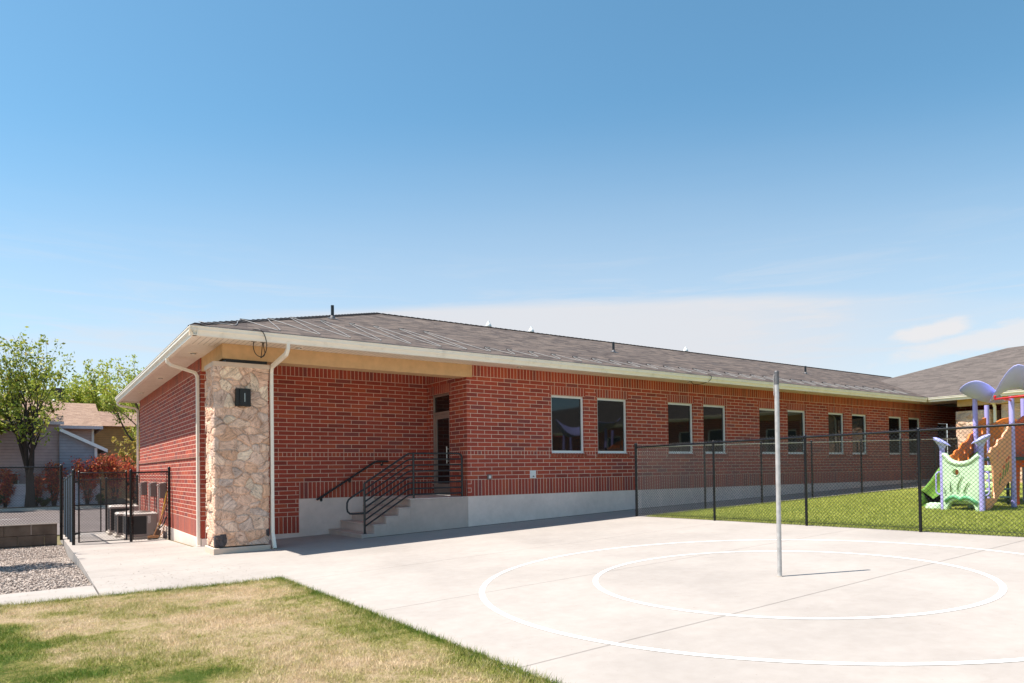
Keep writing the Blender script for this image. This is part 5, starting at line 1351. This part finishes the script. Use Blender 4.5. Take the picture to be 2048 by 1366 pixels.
tree('deciduous_tree','loose yellow green tree rising above the left end of the brick building eave',(-.3,53.5,-1.3),11.9,4,9,M['leafB'],M['bark2'],5200,.24,6,.60,.30,bare_top=.3)
tree('deciduous_tree','rounded pale green tree behind the tan roofed house, between the two taller trees',(-5.2,69,-1.4),13.0,4,14,M['leafB'],M['bark2'],8000,.30,6,.8,.30)
tree('deciduous_tree','far pale green tree behind the tan wall beside the brown roof',(-1.6,72,-1.4),12.6,4,22,M['leafB'],M['bark2'],7000,.30,6,.8,.30)
tree('young_tree','small ochre leaved tree against the tan wall beside the brick building corner',(-2.35,44,-1.3),5.2,2,31,M['leafC'],M['bark2'],2200,.2,4,.5,.3)
tree('deciduous_tree','tree partly cut off at the left edge behind the street fence',(-12.2,39.5,-1.4),7.2,4,41,M['leafA'],M['bark'],6500,.30,6,.6,.25)
tree('shade_tree','small tree standing left of the gravel bed, its shadow lying on the gravel',(-11.3,3.7,-1.4),5.6,1.2,52,M['leafA'],M['bark'],3600,.15,6,.26,.30)
def shrub(label,base,ht,w,seed,leaf,nleaf,ls,stems=12,cat='shrub',name='red_shrub',low=.2):
    rnd=random.Random(seed); S_=empty(name,base,label,cat,'shrubs in front of the houses'); tb=MB(); tips=[]
    for k in range(stems):
        a=rnd.uniform(0,6.28); sp=rnd.uniform(.1,1)*w/ht; d=Vector((math.cos(a)*sp,math.sin(a)*sp,1)).normalized(); p=Vector(base)+Vector((rnd.uniform(-.1,.1),rnd.uniform(-.1,.1),0)); pts=[p]
        for i in range(5):
            d=(d+Vector((rnd.uniform(-1,1),rnd.uniform(-1,1),.2))*.15).normalized(); p=p+d*ht/5*rnd.uniform(.75,1.0); pts.append(p.copy())
        tb.tube(pts,[.03,.026,.021,.016,.011,.006],5,0,False)
        tips+=pts[1:] if low<.3 else pts[2:]
        for i in (2,3,4):
            e=pts[i]+Vector((rnd.uniform(-1,1)*w*.3,rnd.uniform(-1,1)*w*.3,rnd.uniform(.1,.5)*ht*.3)); tb.tube([pts[i],e],[.012,.005],4,0,False); tips+=[e,(e+pts[i])/2]
    tb.build('stems',M['bark'],S_,'all')
    g=np.random.default_rng(seed); idx=g.integers(0,len(tips),nleaf); C_=np.array([[*tips[i]] for i in idx])+g.normal(0,.10*ht/2.5,(nleaf,3)); C_[:,2]=np.maximum(C_[:,2],base[2]+.1)
    u=g.normal(size=(nleaf,3)); u/=np.linalg.norm(u,axis=1)[:,None]; v=np.cross(u,g.normal(size=(nleaf,3))); v/=np.linalg.norm(v,axis=1)[:,None]; s=g.uniform(.6,1.2,(nleaf,1))*ls
    V=np.stack([C_-u*s*.5,C_+v*s*.25,C_+u*s*.5,C_-v*s*.25],1)
    np_mesh('foliage',V.reshape(-1,3),np.arange(nleaf*4).reshape(-1,4),leaf,S_); return S_
for lab,x,y,h,w,n,st,sd in (('large red shrub behind the front gate against the blue grey house',-5.75,40.2,3.5,1.0,2300,16,61),('red shrub left of the pale house corner post, nearest the street fence end',-7.6,40.2,3.0,.85,1500,14,62),
    ('red shrub just right of the pale house corner post',-4.1,40.2,3.6,.9,2000,15,63),('red shrub nearest the brick building corner',-2.9,40.3,2.9,.95,1900,14,64),('reddish shrub at the foot of the leftmost tree',-10.2,40.25,2.6,1.0,1500,12,65),('sparse brownish red shrub between the leftmost tree and the fence post',-8.6,40.2,2.3,1.0,900,12,66)):
    shrub(lab,(x,y,-1.3),h,w,sd,M['leafR'],n,.17,st)
for lab,x,y,h,w,sd in (('low dark green bush at the left edge behind the road kerb',-10.6,39.8,.9,.8,71),('low dark bush under the leftmost tree',-8.2,39.6,.7,.9,72),('low dark bush behind the rear gate',-5.0,39.6,.8,.7,73)):
    shrub(lab,(x,y,-1.3),h,w,sd,M['leafD'],700,.12,9,name='low_bush')
# ------------------------------------------------------------------ houses behind
H1=empty('blue_grey_house',(-6,44,-1.4),'blue grey sided wing with a white sloping gable trim behind the red shrubs','house')
ex,ez=-4.52,2.42; wxR=-5.25; xT=-7.28; yF=40.9; yBk=49; slp=.51
apz=ez+slp*(ex-xT); zt_=ez+slp*(ex-wxR)-.05; yo=yF-.45
mb=MB()
mb.poly([(xT,yF,-1.4),(wxR,yF,-1.4),(wxR,yF,zt_),(xT,yF,apz-.05)]); mb.poly([(wxR,yF,-1.4),(wxR,yBk,-1.4),(wxR,yBk,zt_),(wxR,yF,zt_)])
mb.build('wall',M['bluesiding'],H1)
mb=MB(); q=[(ex,yo,ez),(ex,yBk,ez),(xT,yBk,apz),(xT,yo,apz)]; mb.poly(q,[(p[1],abs(p[0]-ex)*1.12) for p in q]); mb.poly([(p[0],p[1],p[2]-.05) for p in q][::-1])
r1=mb.build('roof',M['shingle_tan'],H1)
mb=MB()
mb.poly([(ex,yo-.02,ez-.20),(ex,yo-.02,ez+.03),(xT,yo-.02,apz+.03),(xT,yo-.02,apz-.20)]); mb.poly([(ex,yo-.02,ez-.20),(xT,yo-.02,apz-.20),(xT,yo+.4,apz-.20),(ex,yo+.4,ez-.20)])
mb.poly([(ex+.01,yo,ez-.20),(ex+.01,yBk,ez-.20),(ex+.01,yBk,ez+.0),(ex+.01,yo,ez+.0)])
mb.build('fascia',M['white'],r1)
mb=MB(); mb.box(wxR-.02,wxR+.14,yF-.14,yF+.0,-1.4,zt_-.2); mb.build('corner_board',M['white'],H1)
H5=empty('mauve_wing',(-12,44,-1.4),'mauve sided wing with a tan roof behind the leftmost tree','house')
mb=MB(); mb.box(-20,xT-.004,yF+.35,49.9,-1.4,4.3,skip='-z +z'); mb.build('wall',M['lilacsiding'],H5)
mb=MB(); q=[(-20.5,yF-.1,4.25),(xT+.25,yF-.1,4.25),(xT+.25,45.5,6.1),(-20.5,45.5,6.1)]; mb.poly(q,[(p[0],(p[1]-40)*1.08) for p in q]); q=[(-20.5,45.5,6.1),(xT+.25,45.5,6.1),(xT+.25,50,4.25),(-20.5,50,4.25)]; mb.poly(q,[(p[0],p[1]) for p in q]); mb.poly([(xT,yF+.35,4.3),(xT,49.9,4.3),(xT,45.5,6.05)])
r5=mb.build('roof',M['shingle_tan'],H5)
mb=MB(); mb.box(-20.5,xT+.26,yF-.14,yF-.101,4.08,4.28); mb.build('fascia',M['trim'],r5)
H1_=H1; H1=H5; yF=yF+.35
mb=MB(); mb.box(-10.4,-9.5,yF-.06,yF-.001,-.5,.9); f=mb.build('window',M['white'],H1); mb=MB(); mb.poly([(-10.33,yF-.065,-.43),(-9.57,yF-.065,-.43),(-9.57,yF-.065,.83),(-10.33,yF-.065,.83)]); mb.build('pane',M['glass'],f)
yF=40.9
LW=empty('siding_fence',(-9,40.2,-1.4),'pale lilac lower wall panel in front of the blue grey house, behind the road kerb','fence')
mb=MB(); mb.box(-16,-4.9,40.55,40.7,-1.45,.10); mb.build('fence_panel',M['lowwall'],LW)
mb=MB(); mb.box(-16,-4.87,40.52,40.73,.10,.16); mb.build('fence_cap',M['white'],LW)
H2=empty('mauve_house',(-9,53,-1.4),'two storey mauve sided house with sunlit tan shingle roof behind the blue grey house','house')
mb=MB(); mb.box(-17,-4.75,50.0,58,-1.4,4.45,skip='-z +z'); mb.build('wall',M['mauve'] if 'mauve' in M else M['lilacsiding'],H2)
mb=MB(); q=[(-17.5,48.9,4.5),(-4.2,48.9,4.5),(-4.35,54.2,6.75),(-17.5,54.2,6.75)]; mb.poly(q,[(p[0],(p[1]-48.9)*1.09) for p in q]); q=[(-4.2,48.9,4.5),(-4.2,59.3,4.5),(-4.35,54.2,6.75)]; mb.poly(q,[(p[1],p[2]) for p in q]); q=[(-17.5,54.2,6.75),(-4.35,54.2,6.75),(-4.2,59.3,4.5),(-17.5,59.3,4.5)]; mb.poly(q,[(p[0],p[1]) for p in q])
mb.poly([(-17.5,48.9,4.45),(-17.5,59.3,4.45),(-4.2,59.3,4.45),(-4.2,48.9,4.45)])
r2=mb.build('roof',M['shingle_tan'],H2)
mb=MB(); mb.box(-17.5,-4.18,48.86,48.92,4.30,4.53); mb.box(-4.24,-4.18,48.92,59.3,4.30,4.53); mb.build('fascia',M['trim'],r2)
mb=MB(); mb.box(-4.9,-4.73,49.95,50.05,-1.4,4.44); mb.build('corner_board',M['white'],H2)
mb=MB(); mb.lathe((-7.35,54.3,6.6),[(.10,0),(.10,.3),(.16,.32),(.05,.4)],10); mb.build('roof_ventilator',M['whitemetal'],r2,True)
mb=MB(); mb.box(-5.15,-5.0,49.9,50.0,2.2,3.1); mb.build('wall_pipe',M['blackpipe'],H2)
H3=empty('tan_house',(-2,58,-1.4),'tan sided house in shade between the mauve house and the brick building','house')
mb=MB(); mb.box(-4.6,7,56.5,64,-1.4,5.0,skip='-z +z'); mb.build('wall',M['tansiding'],H3)
mb=MB(); q=[(-4.9,56.0,5.0),(7.4,56.0,5.0),(7.4,60.2,6.6),(-4.9,60.2,6.6)]; mb.poly(q,[(p[0],(p[1]-56)*1.07) for p in q]); q=[(-4.9,60.2,6.6),(7.4,60.2,6.6),(7.4,64.5,5.0),(-4.9,64.5,5.0)]; mb.poly(q,[(p[0],(p[1]-56)*1.07) for p in q]); mb.poly([(-4.6,56.5,5.0),(-4.6,64,5.0),(-4.6,60.2,6.5)]); mb.build('roof',M['shingle_far'],H3)
H4=empty('brown_roofed_house',(-4,78,-1.4),'distant house whose brown roof with a boxy cooler shows above the tan roof','house')
mb=MB(); mb.box(-22,4,74,84,-1.4,6.6,skip='-z +z'); mb.build('wall',M['lilacsiding'],H4)
mb=MB(); q=[(-22.6,73.4,6.5),(4.6,73.4,6.5),(3.0,79,9.6),(-21,79,9.6)]; mb.poly(q,[(p[0],(p[1]-73.4)*1.1) for p in q]); q=[(4.6,73.4,6.5),(4.6,84.6,6.5),(3.0,79,9.6)]; mb.poly(q,[(p[1],p[2]) for p in q]); q=[(-21,79,9.6),(3,79,9.6),(4.6,84.6,6.5),(-22.6,84.6,6.5)]; mb.poly(q,[(p[0],p[1]) for p in q]); q=[(-22.6,84.6,6.5),(-22.6,73.4,6.5),(-21,79,9.6)]; mb.poly(q,[(p[1],p[2]) for p in q])
r4=mb.build('roof',M['shingle_far'],H4)
mb=MB(); mb.box(-7.15,-5.55,75.2,76.6,8.45,10.2)
for i in range(7): mb.box(-7.05+.22*i,-6.93+.22*i,75.16,75.2,8.6,10.05)
mb.build('swamp_cooler',plain('brown_cooler_metal',(.10,.065,.06),.6,.2,.2,3),r4)
# ------------------------------------------------------------------ things reflected in the front windows (right of the frame)
for i,(x,y,h,sd) in enumerate(((13.5,-33,8.0,81),(8.0,-38,9.0,82),(19.0,-41,9.5,83),(2.0,-42,8.5,84),(26,-46,10,85))):
    tree('shade_tree',['broad green tree beyond the far right end of the turf','tall green tree south of the concrete court','green tree near the end of the wing','green tree beyond the lawn south of the court','tallest green tree behind the wing end'][i],(x,y,-.6),h,4,sd,M['leafA'],M['bark'],4200,.42,6,.7,.25)
SUN_E=4.6; SKY_STR=.10; EXPO=1.0; SKY_DUST=1.0; SKY_OZ=1.5; SKY_HUE=.479; SKY_SAT=1.14; CLOUD=4.1
PUFF1=(1.150,.163); PUFF2=(1.225,.150)
# ------------------------------------------------------------------ light, sky, camera
SUN_AZ=(-.8925,.4511); EL=R(64.8)
sd_=Vector((SUN_AZ[0]*math.cos(EL),SUN_AZ[1]*math.cos(EL),math.sin(EL)))
sl_=bpy.data.lights.new('sun','SUN'); sl_.energy=SUN_E; sl_.angle=R(.53); sl_.color=(1.0,.93,.835)
so_=bpy.data.objects.new('sun',sl_); COL.objects.link(so_); so_.rotation_euler=sd_.to_track_quat('Z','Y').to_euler()
w=bpy.data.worlds.new('World'); scene.world=w; w.use_nodes=True; nt=NT(w)
sky=nt.n('ShaderNodeTexSky',sky_type='NISHITA'); sky.sun_disc=False; sky.sun_elevation=EL; sky.sun_rotation=math.atan2(SUN_AZ[0],SUN_AZ[1])
sky.altitude=1300; sky.air_density=1.0; sky.dust_density=SKY_DUST; sky.ozone_density=SKY_OZ
g_=nt.n('ShaderNodeTexCoord').outputs['Generated']; s=nt.sep(g_)
hs=nt.n('ShaderNodeHueSaturation'); hs.inputs['Hue'].default_value=SKY_HUE; hs.inputs['Saturation'].default_value=SKY_SAT; nt.l(sky.outputs[0],hs.inputs['Color'])
col=hs.outputs[0]
# thin stratus band low over the horizon (direction space), streaked sideways
az=nt.math('ARCTAN2',s[0],s[1]); el=nt.math('ARCSINE',s[2])
n1=nt.noise(nt.comb(nt.math('MULTIPLY',az,1.4),nt.math('MULTIPLY',el,16),0.3),1.6,6,.55,dist=.3)
n2=nt.noise(nt.comb(nt.math('MULTIPLY',az,3.0),nt.math('MULTIPLY',el,30),4.3),2.0,6,.6,dist=.5)
da_=nt.math('SUBTRACT',az,.68)
top=nt.math('SUBTRACT',nt.math('MULTIPLY_ADD',n1,.022,.228),nt.math('MULTIPLY',nt.math('MULTIPLY',da_,da_),.15))
band=nt.math('SUBTRACT',1.0,nt.smooth(nt.math('SUBTRACT',el,top),-.010,.007))
# the upper edge is crisp in the middle of the view, soft to the sides
band2=nt.math('SUBTRACT',1.0,nt.smooth(nt.math('SUBTRACT',el,top),-.05,.26))
amp=nt.math('MULTIPLY_ADD',nt.math('SUBTRACT',1.0,nt.smooth(nt.math('ABSOLUTE',da_),.15,.55)),.42,.12)
cl=nt.math('ADD',nt.math('MULTIPLY',band,amp),nt.math('MULTIPLY',band2,.46))
st=nt.math('MULTIPLY',nt.smooth(n2,.45,.75),nt.math('SUBTRACT',1.0,nt.smooth(el,.20,.34)))
cl=nt.math('ADD',cl,nt.math('MULTIPLY',st,.22),clamp=True)
# two small fair weather clouds at the right
def puff(a0,e0,ra,re,tilt,seed,gain):
    da=nt.math('SUBTRACT',az,a0); de=nt.math('SUBTRACT',nt.math('SUBTRACT',el,e0),nt.math('MULTIPLY',da,tilt))
    d=nt.math('SQRT',nt.math('ADD',nt.math('POWER',nt.math('DIVIDE',nt.math('ABSOLUTE',da),ra),2.0),nt.math('POWER',nt.math('DIVIDE',nt.math('ABSOLUTE',de),re),2.0)))
    n=nt.noise(nt.comb(nt.math('MULTIPLY',az,14),nt.math('MULTIPLY',el,34),seed),1.6,6,.6,dist=.35)
    return nt.math('MULTIPLY',nt.math('SUBTRACT',1.0,nt.smooth(nt.math('ADD',d,nt.math('MULTIPLY_ADD',n,1.5,-.75)),.55,1.15)),gain)
puffs=nt.math('MAXIMUM',puff(PUFF1[0],PUFF1[1],.045,.012,.10,1.7,.9),puff(PUFF2[0],PUFF2[1],.13,.016,.13,5.1,.75))
white=nt.mix(1.0,(1,1,1),(CLOUD,CLOUD*1.0,CLOUD*1.03),'MULTIPLY')
col=nt.mix(cl,col,(CLOUD*.93,CLOUD*.96,CLOUD*1.02))
col=nt.mix(puffs,col,(CLOUD*1.05,CLOUD*1.03,CLOUD*1.04))
bg=nt.n('ShaderNodeBackground'); nt.l(col,bg.inputs[0]); bg.inputs[1].default_value=SKY_STR
ow=nt.n('ShaderNodeOutputWorld'); nt.l(bg.outputs[0],ow.inputs[0])
cam=bpy.data.cameras.new('camera'); co=bpy.data.objects.new('camera',cam); COL.objects.link(co)
from mathutils import Matrix
yaw,pitch,roll=R(-34.478),R(.930),R(-.758)
fw=Vector((-math.sin(yaw),math.cos(yaw),0)); rt=Vector((math.cos(yaw),math.sin(yaw),0)); up=Vector((0,0,1))
fw,up=math.cos(pitch)*fw+math.sin(pitch)*up, math.cos(pitch)*up-math.sin(pitch)*fw
rt,up=math.cos(roll)*rt+math.sin(roll)*up, math.cos(roll)*up-math.sin(roll)*rt
mx=Matrix((rt,up,-fw)).transposed().to_4x4(); mx.translation=Vector((-8.713,-14.609,.617)); co.matrix_world=mx
cam.sensor_width=36; cam.sensor_fit='HORIZONTAL'; cam.lens=1394.01/2048*36; cam.shift_x=0; cam.shift_y=(918.307-683)/2048
cam.clip_start=.05; cam.clip_end=4000
scene.camera=co
scene.view_settings.view_transform='Standard'; scene.view_settings.look='None'; scene.view_settings.exposure=EXPO; scene.view_settings.gamma=1.0
scene.render.engine='CYCLES'; scene.cycles.use_denoising=True
scene.cycles.max_bounces=6; scene.cycles.diffuse_bounces=4; scene.cycles.transparent_max_bounces=8; scene.cycles.caustics_reflective=False; scene.cycles.caustics_refractive=False
